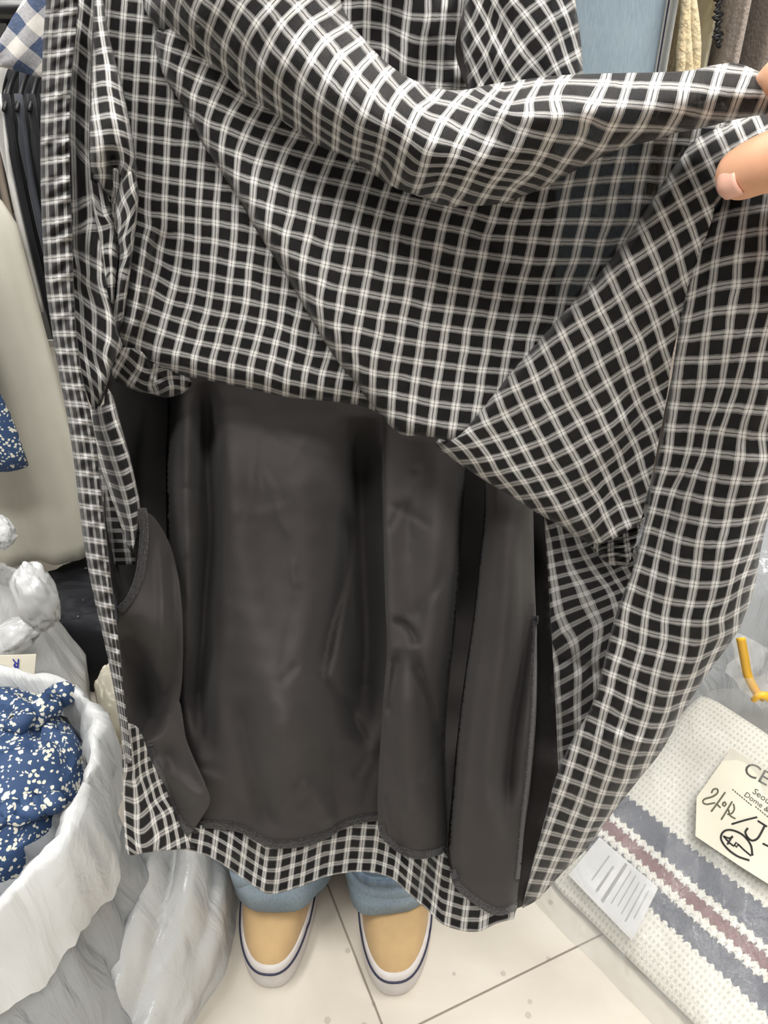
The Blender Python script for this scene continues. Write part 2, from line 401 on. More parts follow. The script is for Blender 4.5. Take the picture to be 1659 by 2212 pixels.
outC1 = [(205, -60)] + C1_LEFT[1:-1] + [(262, 735), (262, 735)] + C1_BOT[1:] + [(840, 905), (840, 860), (760, 740), (680, 600), (600, 450), (520, 300), (430, 150), (400, -60), (400, -60), (205, -60)]
bC1 = depth_tps([(250, 0, .500), (250, 400, .492), (300, 750, .468), (500, 300, .500), (600, 600, .480), (820, 880, .462), (500, 820, .462), (400, 500, .487)])
dC1 = lambda P: (bC1(P) + roll(P, C1_BOT, 42, .020) + ridge(P, [(322, 470), (318, 520), (308, 560), (300, 620), (296, 690), (270, 740)], 22, -.016, .3)
                 + ridge(P, [(345, 500), (365, 560), (400, 600)], 40, .006) + wob(P, .0012, 190, 3) + wob(P, .0004, 60, 4))
# --- front panel, right field
uvC2 = uvfit([
    (z3, seq(0, 0, [(150, 0), (125, 165), (75, 345), (60, 510), (75, 690)]) + seq(1, 0, [(345, 40), (305, 220), (270, 390), (230, 575), (210, 740), (225, 900)])
       + seq(2, 0, [(545, 75), (500, 265), (455, 460), (425, 625), (395, 790), (370, 970), (390, 1150)]) + seq(3, 0, [(740, 120), (690, 310), (650, 490), (615, 675), (580, 850), (555, 1015), (530, 1180), (545, 1370)])
       + seq(4, 0, [(910, 170), (865, 350), (840, 530), (810, 705), (775, 885), (745, 1060), (715, 1210), (690, 1390), (700, 1550)])
       + seq(5, 0, [(1085, 210), (1050, 385), (1025, 575), (995, 750), (965, 925), (930, 1095), (905, 1260), (870, 1430), (850, 1600)])
       + seq(6, 0, [(1275, 250), (1235, 430), (1215, 605), (1185, 780), (1155, 955), (1120, 1125), (1095, 1300), (1065, 1470), (1040, 1620)])),
    (z1, seq(0, -2, [(1595, 990), (1530, 1140), (1485, 1320)]) + seq(-1, -3, [(1480, 800), (1400, 930), (1340, 1080), (1290, 1260), (1255, 1440)])
       + seq(-2, -3, [(1275, 735), (1210, 880), (1155, 1035), (1115, 1205), (1100, 1390)]) + seq(-3, -4, [(1165, 550), (1090, 670), (1025, 815), (970, 970), (955, 1155), (955, 1340)])
       + seq(-4, -4, [(985, 470), (910, 590), (850, 735), (820, 925), (830, 1090)]) + seq(-5, -4, [(810, 365), (740, 520), (690, 685), (690, 860)])
       + seq(-6, -4, [(625, 290), (565, 455), (560, 600)]) + seq(-7, -5, [(510, 80), (455, 210), (440, 380)]) + seq(-8, -5, [(340, 20), (325, 150)])),
    (z4, row(-2, 10, [(735, 140), (890, 150), (1055, 130), (1225, 115), (1400, 105), (1580, 100)]) + row(-1, 9, [(545, 250), (690, 265), (860, 265), (1030, 260), (1200, 260), (1370, 265), (1550, 265)])
       + row(0, 7, [(185, 300), (345, 330), (500, 375), (665, 380), (830, 395), (995, 405), (1160, 410), (1320, 415), (1480, 400)])
       + row(1, 7, [(155, 440), (315, 480), (475, 500), (640, 525), (800, 545), (965, 550), (1130, 545), (1290, 545)])
       + row(2, 7, [(130, 590), (285, 620), (445, 650), (600, 665), (760, 680), (920, 690), (1075, 685), (1235, 690)])
       + row(3, 7, [(105, 715), (260, 745), (420, 770), (575, 795), (730, 810), (890, 820), (1040, 825)])
       + row(4, 7, [(75, 870), (235, 890), (390, 910), (545, 930), (700, 945), (860, 950), (1010, 970)])
       + row(5, 7, [(50, 1000), (210, 1025), (360, 1045), (515, 1060), (670, 1080), (820, 1095)]) + row(6, 7, [(30, 1135), (190, 1155), (345, 1175), (500, 1195), (645, 1210), (800, 1220)])
       + row(7, 8, [(170, 1285), (320, 1308), (470, 1325), (625, 1335)]) + row(8, 8, [(145, 1425), (300, 1440), (455, 1455)]) + row(9, 8, [(125, 1565), (280, 1585), (430, 1600)]))], .01)
C2_BOT = [(820, 892), (835, 912), (855, 930), (872, 940), (910, 942), (945, 946), (975, 955)]
outC2 = L1 + [(820, 892)] + C2_BOT[1:] + [(975, 955), (1080, 860), (1250, 700), (1400, 520), (1520, 360), (1580, 300), (1580, 300), (1560, 220), (1470, 230), (1300, 300), (1100, 400), (960, 410), (800, 350), (650, 270), (500, 130), (420, 50), (352, 66), (352, 66)]
bC2 = depth_tps([(340, 100, .478), (500, 250, .474), (600, 500, .450), (820, 880, .435), (950, 940, .430), (900, 600, .436), (900, 430, .446), (1150, 450, .432), (1100, 750, .432), (1350, 400, .410), (1450, 320, .402), (1560, 260, .396), (1250, 620, .420), (700, 400, .462)])
dC2 = lambda P: (bC2(P) + roll(P, L1, 34, .022) + roll(P, C2_BOT, 30, .014)
                 + ridge(P, [(1120, 760), (1110, 640), (1065, 520), (1040, 440)], 26, .004, .4) + wob(P, .0013, 170, 8) + wob(P, .0004, 55, 9))
# --- the sagging roll of cloth lifted at the right
uvR = uvfit([
    (z5, row(-2, 7, [(1310, 80), (1425, 190), (1530, 290), (1605, 400)]) + row(-1, 6, [(1075, 50), (1170, 160), (1280, 280), (1375, 400), (1490, 530), (1610, 660)])
       + row(0, 5, [(870, 55), (950, 172), (1060, 300), (1170, 430), (1282, 555), (1410, 685), (1545, 815)])
       + row(1, 4, [(660, 50), (775, 165), (870, 312), (980, 440), (1100, 570), (1230, 700), (1370, 810), (1510, 920)])
       + row(2, 3, [(490, 75), (600, 188), (700, 310), (810, 452), (932, 585), (1070, 712), (1208, 820), (1350, 910), (1500, 1000)])
       + row(3, 2, [(320, 105), (440, 208), (547, 330), (668, 460), (790, 590), (922, 692), (1065, 792), (1205, 900), (1345, 990), (1490, 1065)])
       + row(4, 1, [(200, 112), (308, 230), (415, 342), (540, 452), (662, 572), (795, 672), (940, 782), (1072, 872), (1208, 970)])
       + row(5, 0, [(102, 112), (208, 238), (325, 350), (435, 435), (560, 545), (685, 640)])),
    (z6, seq(12, -2, [(250, 370), (160, 520), (125, 650), (100, 740), (85, 830), (65, 895), (50, 970)])
       + seq(13, -3, [(510, 440), (400, 510), (330, 655), (293, 755), (267, 838), (240, 945), (212, 1060)])
       + seq(14, -3, [(685, 475), (590, 592), (515, 758), (463, 870), (440, 975), (420, 1045), (382, 1150)])
       + seq(15, -3, [(860, 535), (772, 702), (706, 815), (685, 890), (640, 980), (610, 1040), (580, 1110), (532, 1210)])
       + seq(16, -3, [(1050, 592), (965, 785), (912, 890), (868, 960), (835, 1015), (800, 1080), (760, 1170), (690, 1265)])
       + seq(17, -3, [(1240, 690), (1178, 850), (1130, 922), (1080, 1010), (1030, 1078), (980, 1140), (930, 1220)])
       + seq(18, -3, [(1460, 742), (1398, 880), (1355, 952), (1300, 1040), (1205, 1110), (1150, 1160)])
       + [(17, -4, 1300, 548), (18, -4, 1535, 560), (17, -6, 1375, 300), (16, -6, 1210, 320), (15, -6, 1040, 340), (18, -6, 1545, 290), (16, -5, 1110, 470), (17, -5, 1290, 440), (18, -5, 1490, 420)]),
    (zC, [(19, -5, 640, 190), (20, -5, 800, 198), (21, -5, 962, 210), (22, -5, 1140, 238), (23, -5, 1300, 268), (20, -6, 830, 90), (21, -6, 992, 95), (22, -6, 1165, 100), (23, -6, 1345, 122), (24, -6, 1490, 140), (25, -6, 1650, 150),
          (19, -4, 585, 285), (20, -4, 742, 345), (21, -4, 900, 352), (22, -4, 1075, 355), (19, -3, 550, 420), (20, -3, 680, 465), (21, -3, 800, 455), (19, -2, 470, 540), (20, -2, 590, 560), (24, -5, 1440, 280), (19, -6, 700, 80)])], .03)
R_TOP = [(720, -60), (742, 20), (768, 62), (800, 100), (832, 132), (870, 160), (915, 182), (965, 194), (1010, 193), (1060, 182), (1130, 172), (1220, 162), (1320, 158), (1420, 156), (1490, 152), (1545, 140), (1590, 136), (1630, 150), (1662, 166), (1692, 170)]
R_BOT = [(285, -60), (303, 20), (322, 50), (358, 80), (395, 112), (430, 138), (455, 158), (480, 172), (505, 198), (530, 218), (560, 232), (592, 250), (612, 270), (640, 286), (668, 306), (700, 322), (735, 335), (770, 352), (800, 372), (835, 398), (880, 418), (930, 436), (975, 448), (1030, 446), (1080, 442), (1130, 425), (1180, 404), (1230, 375), (1280, 348), (1340, 322), (1400, 306), (1460, 288), (1520, 276), (1590, 258), (1662, 246), (1692, 244)]
outR = R_TOP + [(1692, 170), (1692, 244)] + R_BOT[::-1] + [(290, -60), (720, -60)]
bR = depth_tps([(350, 0, .470), (600, 0, .455), (600, 200, .445), (830, 250, .415), (1000, 300, .405), (1200, 260, .385), (1400, 230, .365), (1640, 200, .345), (760, 60, .440)])
def dR(P):
    dt, _, _ = dist_line(P, catmull(R_TOP, 14)); db, _, _ = dist_line(P, catmull(R_BOT, 14))
    t = np.clip(dt / (dt + db + 1e-6), 0, 1)
    hgt = np.clip((dt + db) / 4400.0, .012, .055)
    prof = np.sqrt(np.clip(1 - (2 * t - 1) ** 2, 0, 1))
    return (bR(P) + hgt * (1 - 1.6 * prof) + ridge(P, [(880, 150), (940, 205), (1010, 212), (1080, 232), (1150, 243), (1230, 238), (1330, 215)], 26, -.010, .35)
            + ridge(P, [(960, 205), (1040, 205), (1130, 205), (1230, 195)], 22, .008) + wob(P, .0012, 130, 11))
# --- cloth behind the roll at the top
uvT1 = uvfit([(zT, row(0, 0, [(100, 20), (170, 15), (240, 32), (310, 55), (385, 62), (440, 60)]) + row(1, 0, [(98, 92), (168, 86), (235, 97), (302, 126), (370, 146), (432, 142)])
              + row(2, 0, [(95, 160), (165, 158), (234, 168), (298, 210), (365, 226), (428, 232)]) + row(3, 0, [(92, 230), (163, 232), (230, 240), (294, 285), (360, 300), (424, 305)]))])
outT1 = [(690, -60), (990, -60), (990, -60), (1005, 0), (990, 60), (985, 120), (1010, 195), (1010, 230), (1010, 230), (690, 230), (690, 230), (690, -60)]
dT1 = lambda P: depth_tps([(690, 0, .515), (1000, 0, .505), (690, 200, .52), (1000, 200, .505)])(P) + wob(P, .002, 150, 21) + ridge(P, [(975, -20), (955, 60), (975, 130), (1005, 200)], 22, -.008)
zT2 = Zm(960, 0, 2.975)
uvT2 = uvfit([(zT2, [(0, 0, 210, 250), (1, 0, 280, 150), (2, 0, 325, 15), (0, 1, 265, 350), (1, 1, 315, 240), (2, 1, 370, 95), (3, 1, 445, 5), (0, 2, 300, 450), (1, 2, 360, 330), (2, 2, 430, 195), (3, 2, 515, 92), (4, 2, 622, 12), (0, 3, 340, 530), (1, 3, 405, 420), (2, 3, 490, 300), (3, 3, 590, 200), (4, 3, 690, 120), (5, 3, 770, 70),
                     (1, 4, 460, 510), (2, 4, 565, 400), (3, 4, 665, 310), (4, 4, 745, 240), (5, 4, 817, 200), (2, 5, 640, 495), (3, 5, 715, 430), (4, 5, 790, 385), (5, 5, 860, 345)])], .005)
outT2 = [(1000, -60), (1240, -60), (1240, -60), (1243, 0), (1248, 40), (1256, 100), (1259, 160), (1260, 210), (1260, 210), (1010, 230), (1010, 230), (1010, 180), (995, 90), (1003, 30), (1000, -60), (1000, -60)]
dT2 = lambda P: depth_tps([(1000, 0, .490), (1250, 0, .470), (1000, 200, .485), (1250, 200, .462)])(P) + roll(P, [(1000, -60), (1003, 30), (995, 90), (1010, 190)], 26, .016) + roll(P, [(1240, -60), (1243, 0), (1256, 100), (1260, 210)], 24, .014) + wob(P, .0015, 120, 23)
# --- right flap folded over
FG = []
for E, L in {0: [(0, 800, 1260), (1, 915, 1165), (2, 1045, 1070), (3, 1180, 985), (4, 1320, 900), (5, 1455, 805), (6, 1590, 710)],
             1: [(-2, 580, 1515), (-1, 710, 1455), (0, 850, 1385), (1, 980, 1305), (2, 1110, 1215), (3, 1250, 1125), (4, 1390, 1035), (5, 1520, 940)],
             2: [(0, 900, 1515), (1, 1035, 1445), (2, 1170, 1365), (3, 1310, 1280), (4, 1450, 1190), (5, 1590, 1095)],
             3: [(1, 1100, 1580), (2, 1235, 1500), (3, 1370, 1415), (4, 1500, 1330), (5, 1640, 1245)], -1: [(4, 1265, 770), (5, 1392, 652), (6, 1530, 556)]}.items():
    FG += [(g, E, x, y) for g, x, y in L]
uvF = uvfit([(z4, FG),
    (zF1, [(-5, 2, 250, 480), (-4, 2, 450, 385), (-3, 2, 665, 295), (-2, 2, 890, 205), (-1, 2, 1115, 90), (-3, 1, 600, 110), (-6, 3, 200, 622), (-5, 3, 390, 590), (-4, 3, 578, 543), (-3, 3, 785, 480), (-2, 3, 1008, 408), (-1, 3, 1225, 320), (0, 3, 1455, 195),
           (-5, 4, 520, 752), (-4, 4, 710, 722), (-3, 4, 900, 672), (-2, 4, 1115, 600), (-1, 4, 1335, 520), (-4, 5, 800, 895), (-3, 5, 1005, 845), (-2, 5, 1215, 790), (-1, 5, 1435, 712), (-4, 6, 920, 1040), (-3, 6, 1110, 1000), (-2, 6, 1320, 950), (-1, 6, 1535, 890),
           (-4, 7, 1050, 1190), (-3, 7, 1225, 1178), (-2, 7, 1420, 1130), (-3, 8, 1330, 1340), (-2, 8, 1530, 1310)]),
    (zF2, seq(-1, 5, [(50, 725), (165, 885), (260, 1050), (360, 1230), (450, 1400), (540, 1560)]) + seq(0, 4, [(180, 415), (285, 605), (390, 780), (470, 960), (565, 1120), (650, 1260), (705, 1400)])
        + seq(1, 4, [(400, 290), (495, 480), (595, 660), (680, 830), (740, 960), (800, 1120), (890, 1290)]) + seq(2, 4, [(630, 180), (715, 370), (800, 530), (870, 680), (915, 830), (1000, 1010), (1070, 1240)])
        + seq(3, 4, [(840, 40), (910, 220), (975, 380), (1040, 510), (1110, 690), (1170, 910)]) + seq(4, 5, [(1090, 50), (1160, 200), (1250, 380)]) + seq(-2, 7, [(40, 1135), (140, 1320), (240, 1490), (340, 1640)])),
    (z8, row(-1, 5, [(240, 400), (410, 280), (610, 152), (790, 22)]) + row(0, 5, [(330, 590), (490, 470), (690, 340), (860, 218)]) + row(1, 5, [(405, 780), (590, 648), (757, 543), (912, 430)]) + row(2, 5, [(500, 950), (655, 830), (820, 720)]) + row(3, 5, [(555, 1110), (710, 1010)]))], .01)
F_TOP = [(945, 950), (985, 925), (1030, 880), (1100, 795), (1165, 722), (1230, 650), (1300, 570), (1360, 492), (1420, 400), (1470, 325), (1500, 290), (1560, 262), (1662, 240), (1695, 236)]
F_BOT = [(940, 958), (955, 975), (990, 1000), (1050, 1040), (1110, 1075), (1150, 1102), (1195, 1128), (1240, 1156), (1272, 1175)]
F_RIGHT = [(1560, 420), (1540, 470), (1515, 540), (1492, 620), (1470, 690), (1452, 770), (1440, 850), (1422, 950), (1408, 1020), (1396, 1070), (1385, 1120)]
outF = F_TOP + [(1695, 236), (1695, 420), (1695, 420)] + F_RIGHT + [(1385, 1120), (1350, 1150), (1310, 1170), (1272, 1175), (1272, 1175)] + F_BOT[::-1] + [(945, 950)]
bF = depth_tps([(945, 955, .424), (1200, 800, .405), (1200, 1100, .410), (1400, 500, .385), (1400, 900, .388), (1350, 1120, .392), (1500, 350, .376), (1640, 260, .382), (1560, 450, .366), (1660, 400, .362)])
dF = lambda P: (bF(P) + roll(P, F_TOP, 34, .055) + roll(P, F_BOT, 46, .024) + ridge(P, [(1330, 1150), (1360, 1040), (1400, 900), (1440, 760)], 34, .007)
                + ridge(P, [(1230, 1060), (1300, 960), (1380, 880)], 30, -.004) + wob(P, .0011, 140, 31) + wob(P, .0004, 50, 32))
# small gathered fold under the flap
uvQ = TPS([zF2(600, 1700), zF2(1100, 1450), zF2(620, 2000), zF2(1000, 1950), zF2(800, 1560), zF2(830, 2000), zF2(1000, 1600), zF2(640, 1820)], [(0, 0), (3, -.2), (0, 3.6), (2, 3.6), (1.2, -.3), (1.2, 4.3), (2.3, .4), (.3, 2.2)], .001)
outQ = [zF2(*p) for p in [(540, 1750), (620, 1670), (740, 1570), (870, 1450), (960, 1360), (1160, 1380), (1140, 1500), (1080, 1680), (1040, 1820), (985, 1960), (960, 2010), (960, 2010), (850, 2010), (740, 1980), (640, 1900), (560, 1800)]]
dQ = lambda P: depth_tps([(1290, 1170, .412), (1380, 1130, .400), (1340, 1225, .408)])(P) + .004 * np.sin((P[:, 1] - P[:, 0] * -.25) / 11.5 * 2 * PI) * .5 + roll(P, [zF2(*p) for p in [(540, 1750), (640, 1900), (740, 1980), (850, 2010), (960, 2010)]], 24, .014)
# --- right front panel with its stitched edge band
uvG = uvfit([
    (z8, row(0, 0, [(1045, 140), (1215, 65), (1420, 22), (1610, -5)]) + row(1, 0, [(1010, 360), (1180, 290), (1390, 245), (1600, 222)]) + row(2, 0, [(980, 570), (1150, 510), (1380, 470), (1560, 452)]) + row(3, 0, [(940, 780), (1130, 730), (1330, 700), (1540, 690)])
       + row(4, 0, [(910, 962), (1100, 940), (1310, 920), (1490, 910), (1640, 905)]) + row(5, 0, [(870, 1155), (1080, 1150), (1280, 1140), (1440, 1130), (1590, 1120)]) + row(6, 0, [(845, 1370), (1060, 1365), (1250, 1360), (1380, 1360), (1550, 1370)])
       + row(7, 0, [(820, 1560), (1020, 1570), (1190, 1580), (1310, 1580), (1490, 1592)]) + row(8, 0, [(790, 1760), (980, 1770), (1120, 1782), (1240, 1792), (1430, 1820), (1600, 1842)])),
    (zG3, row(9, 0, [(312, 33), (440, 44), (537, 52), (622, 60), (775, 75), (925, 85)]) + row(10, 0, [(285, 168), (400, 180), (480, 190), (595, 215), (745, 235), (885, 235)]) + row(11, 0, [(245, 295), (335, 312), (435, 335), (565, 360), (710, 375), (850, 360)])
        + row(12, 0, [(210, 425), (300, 445), (405, 475), (540, 500), (685, 510), (815, 490), (920, 470)]) + row(13, 0, [(175, 550), (270, 575), (370, 610), (510, 640), (650, 645), (785, 630), (880, 605)])
        + row(14, 0, [(145, 675), (240, 705), (350, 745), (495, 770), (630, 775), (750, 755), (840, 730)]) + row(15, 0, [(110, 800), (215, 835), (330, 875), (475, 905), (610, 905), (720, 885), (800, 840)])
        + row(16, 0, [(75, 920), (190, 970), (305, 1010), (450, 1030), (580, 1030), (690, 1000), (770, 950)]) + row(17, 0, [(40, 1045), (165, 1095), (285, 1130), (425, 1150), (550, 1150), (650, 1130)])),
    (zG4, row(18, 1, [(440, 45), (525, 67), (607, 85), (690, 90), (765, 60)]) + row(19, 0, [(350, 90), (430, 120), (510, 140), (595, 160), (670, 160), (735, 125)]) + row(20, 0, [(330, 160), (410, 190), (490, 215), (575, 235), (645, 230), (705, 190)])
        + row(21, 0, [(312, 225), (392, 257), (475, 290), (555, 305), (620, 290)]) + row(22, 0, [(300, 290), (380, 330), (460, 360), (540, 370), (598, 345)]) + row(23, 0, [(280, 357), (360, 400), (440, 430), (515, 435)])
        + row(24, 0, [(265, 425), (340, 460), (420, 490), (490, 500)]) + row(25, 0, [(250, 495), (325, 530), (400, 550), (468, 550)]) + row(26, 0, [(235, 560), (310, 590), (380, 606), (448, 600)])
        + row(27, 0, [(215, 622), (290, 650), (365, 665)]) + row(28, 0, [(197, 683), (270, 708), (340, 716)]) + row(29, 0, [(178, 740), (250, 765), (318, 770)]) + row(30, 0, [(155, 798), (230, 820), (292, 820)]) + row(31, 0, [(135, 848), (208, 866), (262, 860)]) + row(32, 0, [(118, 892), (190, 907), (245, 897)]))], .01)
G_LEFT = [(1640, 258), (1600, 330), (1562, 420), (1520, 480), (1500, 560), (1478, 640), (1462, 740), (1447, 840), (1432, 935), (1408, 1040), (1392, 1130), (1368, 1225), (1340, 1300), (1318, 1370), (1300, 1450), (1275, 1530), (1235, 1600), (1212, 1650), (1194, 1700), (1180, 1760), (1160, 1830), (1145, 1890), (1128, 1958)]
G_RIGHT = [(1128, 1962), (1165, 1940), (1210, 1890), (1270, 1830), (1320, 1760), (1375, 1690), (1430, 1620), (1480, 1530), (1540, 1440), (1590, 1370), (1612, 1320), (1630, 1270), (1645, 1180), (1672, 1060), (1700, 900), (1720, 700)]
outG = G_LEFT + [(1128, 1958)] + G_RIGHT + [(1720, 700), (1720, 258), (1720, 258), (1640, 258), (1640, 258)]
bG = depth_tps([(1640, 300, .392), (1520, 500, .372), (1660, 600, .345), (1450, 850, .380), (1640, 900, .342), (1380, 1200, .378), (1550, 1250, .345), (1300, 1450, .370), (1450, 1500, .345), (1220, 1650, .366), (1330, 1680, .352), (1150, 1900, .372)])
G_HEMSEAM = [(1590, 300), (1560, 480), (1535, 580), (1515, 700), (1495, 800), (1480, 920), (1462, 1040), (1440, 1140), (1412, 1230), (1380, 1320), (1355, 1420), (1325, 1520), (1285, 1600), (1255, 1680), (1232, 1760), (1205, 1850), (1180, 1920)]
dG = lambda P: (bG(P) + roll(P, G_LEFT, 12, .004) + roll(P, G_RIGHT, 110, .036) + ridge(P, G_HEMSEAM, 7, .0022)
                + ridge(P, [(1240, 1585), (1330, 1595), (1430, 1612)], 14, -.003) + ridge(P, [(1480, 1010), (1450, 1140), (1420, 1260)], 22, .0035) + wob(P, .0009, 120, 41) + wob(P, .0004, 40, 42))
front = [dict(outline=outC1, depth=dC1, uv=uvC1), dict(outline=outC2, depth=dC2, uv=uvC2), dict(outline=outR, depth=dR, uv=uvR, step=8), dict(outline=outT1, depth=dT1, uv=uvT1), dict(outline=outT2, depth=dT2, uv=uvT2)]
cloth(front, 'front_panel', PLAID, skirt)
cloth([dict(outline=outF, depth=dF, uv=uvF), dict(outline=outQ, depth=dQ, uv=uvQ, step=4)], 'folded_flap', PLAID_BACK, skirt)
cloth([dict(outline=outG, depth=dG, uv=uvG)], 'side_panel', PLAID_BACK, skirt)
# --- left edge band, gathered
W_L = [(102, -60), (100, 0), (95, 60), (90, 170), (87, 300), (89, 450), (97, 600), (110, 700), (126, 800), (145, 900), (160, 1000), (172, 1100), (185, 1200), (205, 1300), (228, 1400), (248, 1500), (263, 1590), (272, 1650)]
W_R = [(172, -60), (170, 0), (160, 110), (152, 220), (150, 320), (153, 420), (157, 520), (160, 620), (166, 720), (178, 810), (195, 890), (210, 970), (218, 1050), (228, 1140), (238, 1230), (250, 1330), (258, 1400), (266, 1480), (275, 1560), (284, 1640)]
wy = [26, 71, 114, 160, 207, 253, 301, 345, 390, 433, 476, 516, 557, 600, 643, 683, 721, 759, 797, 835, 873, 910, 948, 986, 1024, 1062, 1095, 1133, 1168, 1204, 1237, 1272, 1307, 1340, 1373, 1404, 1432, 1462, 1492, 1521, 1550, 1578, 1606, 1634]
_wl, _wr = np.array(W_L), np.array(W_R)
ctl, cuv = [], []
for i, y in enumerate(wy):
    xl = np.interp(y, _wl[:, 1], _wl[:, 0]); xr = np.interp(y, _wr[:, 1], _wr[:, 0])
    tilt = np.interp(y, [0, 500, 800, 1200, 1640], [-7, -9, 4, 9, 10])
    for k in (0, .5, 1): ctl.append((xl + (xr - xl) * k, y + tilt * (k - .5))); cuv.append((k * 3.4 + .3, i))
uvW = TPS(ctl, cuv, .01)
bW = depth_tps([(130, 0, .475), (120, 400, .458), (150, 800, .428), (200, 1100, .402), (250, 1400, .378), (278, 1640, .372)])
dW = lambda P: bW(P) + roll(P, W_L, 16, .008) + roll(P, W_R, 9, .003) + wob(P, .0022, 34, 51) + ridge(P, [(128, -40), (118, 300), (130, 600), (165, 850), (215, 1250), (268, 1600)], 26, -.004)
# --- left side folds
outS2 = [(150, -60), (148, 200), (150, 420), (158, 600), (168, 760), (190, 860), (208, 888), (208, 888), (221, 868), (233, 825), (248, 780), (266, 748), (266, 748), (253, 712), (240, 665), (228, 610), (218, 540), (211, 480), (203, 420), (200, 300), (206, 120), (215, -60), (215, -60), (150, -60)]
uvS2 = uvfit([(zL2, [(0, 0, 640, 205), (1, 0.9, 770, 300 - 15), (0, 1, 640, 385), (0, 2, 650, 585), (0, 3, 680, 770), (0, 4, 690, 960), (0, 5, 700, 1150), (0, 6, 720, 1330), (0, 7, 740, 1500), (0, 8, 760, 1640), (0, 9, 790, 1770),
                    (1, 2, 745, 640), (1, 3, 745, 840), (1, 4, 800, 1050), (1, 5, 800, 1240), (1, 6, 800, 1400), (2, 3, 870, 905), (2, 4, 930, 1120), (2, 5, 930, 1320), (2, 6, 890, 1470), (1, 7, 850, 1610), (1, 8, 850, 1760)]),
              (zW, [(0, -5, 260, 295), (0, -4, 250, 440), (0, -3, 240, 600), (0, -2, 235, 750), (0, -1, 235, 910), (1, -5, 350, 370), (1, -4, 335, 520), (1, -3, 335, 670), (1, -2, 330, 830), (0, -6, 280, 160), (0, -7, 290, 30), (1, -6, 345, 225)])], .02)
dS2 = lambda P: (depth_tps([(150, 0, .492), (180, 300, .482), (180, 600, .462), (215, 880, .440), (260, 740, .458)])(P) + ridge(P, [(205, 470), (222, 600), (235, 700), (225, 800), (213, 885)], 24, -.012) + ridge(P, [(160, 100), (160, 500), (172, 760)], 12, .007) + roll(P, [(266, 748), (248, 780), (233, 825), (221, 868), (208, 888)], 16, .012) + wob(P, .0012, 70, 53))
outS2b = [zL2(*p) for p in [(770, -60), (880, 20), (935, 150), (975, 330), (1005, 470), (1018, 600), (1005, 760), (985, 960), (965, 1020), (965, 1020), (930, 930), (895, 800), (860, 620), (835, 420), (795, 200), (770, 60)]]
uvS2b = uvfit([(zL2, [(0, 0, 790, 130), (1, 0, 900, 260), (0, 1, 850, 370), (1, 1, 960, 330), (0, 2, 870, 560), (1, 2, 940, 530), (2, 2, 1010, 600), (0, 3, 900, 800), (1, 3, 950, 720), (2, 3, 1000, 790)])], .02)
dS2b = lambda P: depth_tps([(200, 400, .470), (245, 500, .462), (245, 640, .455)])(P) + roll(P, outS2b[:9], 16, .014) + wob(P, .001, 50, 55)
outS3 = [zW(*p) for p in [(372, -150), (372, 0), (362, 200), (352, 420), (346, 700), (340, 880), (342, 1050), (362, 1140), (420, 1220), (470, 1290), (500, 1330), (500, 1330), (500, 1220), (490, 1120), (520, 1100), (560, 1200), (560, 1330), (560, 1330), (620, 1250), (655, 1160), (645, 1040), (625, 900), (600, 760), (575, 640), (545, 510), (500, 350), (460, 180), (438, 40), (430, -150), (430, -150), (372, -150)]]
uvS3 = uvfit([(zW, seq(0, 0, [(365, 350), (362, 450), (365, 560), (372, 660), (385, 770), (400, 870), (412, 970)]) + seq(1, -3, [(405, 20), (412, 125), (425, 220), (440, 325), (462, 440), (470, 545), (485, 645), (500, 755), (520, 860), (545, 975), (560, 1065)]) + seq(2, 2, [(545, 580), (565, 680), (590, 790), (605, 890), (620, 1010)])
                   + [(0, 7, 415, 1080), (0, 8, 430, 1150), (2, 7, 600, 1110)])], .01)
S3_R = [zW(*p) for p in [(430, -150), (438, 40), (460, 180), (500, 350), (545, 510), (575, 640), (600, 760), (625, 900), (645, 1040), (655, 1160), (620, 1250)]]
S3_L = [zW(*p) for p in [(372, -150), (372, 0), (362, 200), (352, 420), (346, 700), (340, 880), (342, 1050), (362, 1140), (420, 1220), (470, 1290)]]
dS3 = lambda P: depth_tps([(210, 0, .480), (230, 200, .455), (240, 330, .445), (280, 380, .450), (225, 400, .455)])(P) + roll(P, S3_R, 22, .020) + roll(P, S3_L, 18, .016) + ridge(P, [zW(500, 1400), zW(505, 1220), zW(505, 1080), zW(480, 950)], 14, .02) + wob(P, .0008, 60, 57)
outS4 = [(266, 350), (259, 395), (250, 430), (250, 470), (253, 510), (257, 550), (252, 600), (247, 650), (246, 690), (252, 715), (252, 715), (266, 690), (275, 640), (281, 595), (287, 545), (293, 500), (298, 450), (299, 410), (292, 375), (280, 350)]
uvS4 = uvfit([(zL2, [(0, 0, 1050, 130), (1, 0, 1130, 30), (0, 1, 1100, 290), (1, 1, 1180, 150), (-1, 1, 1020, 400), (0, 2, 1050, 430), (1, 2, 1150, 330), (0, 3, 1080, 600), (1, 3, 1130, 500), (0, 4, 1030, 720), (1, 4, 1100, 790), (0, 5, 1000, 960), (1, 5, 1070, 940)])], .02)
dS4 = lambda P: depth_tps([(275, 380, .450), (275, 550, .452), (255, 700, .458)])(P) + roll(P, outS4[:10], 14, .014) + roll(P, outS4[11:], 14, .014)
S5_L = [zL6(*p) for p in [(158, 480), (170, 640), (200, 800), (240, 960), (290, 1080), (345, 1240), (400, 1400), (450, 1560), (500, 1650)]]
S5_R = [zL6(*p) for p in [(310, 330), (350, 400), (395, 560), (440, 720), (490, 900), (530, 1080), (560, 1230), (568, 1330), (548, 1480), (505, 1655)]]
outS5 = S5_L + [S5_L[-1]] + S5_R[::-1] + [S5_R[0]] + [zL6(*p) for p in [(300, 420), (250, 470), (200, 470)]]
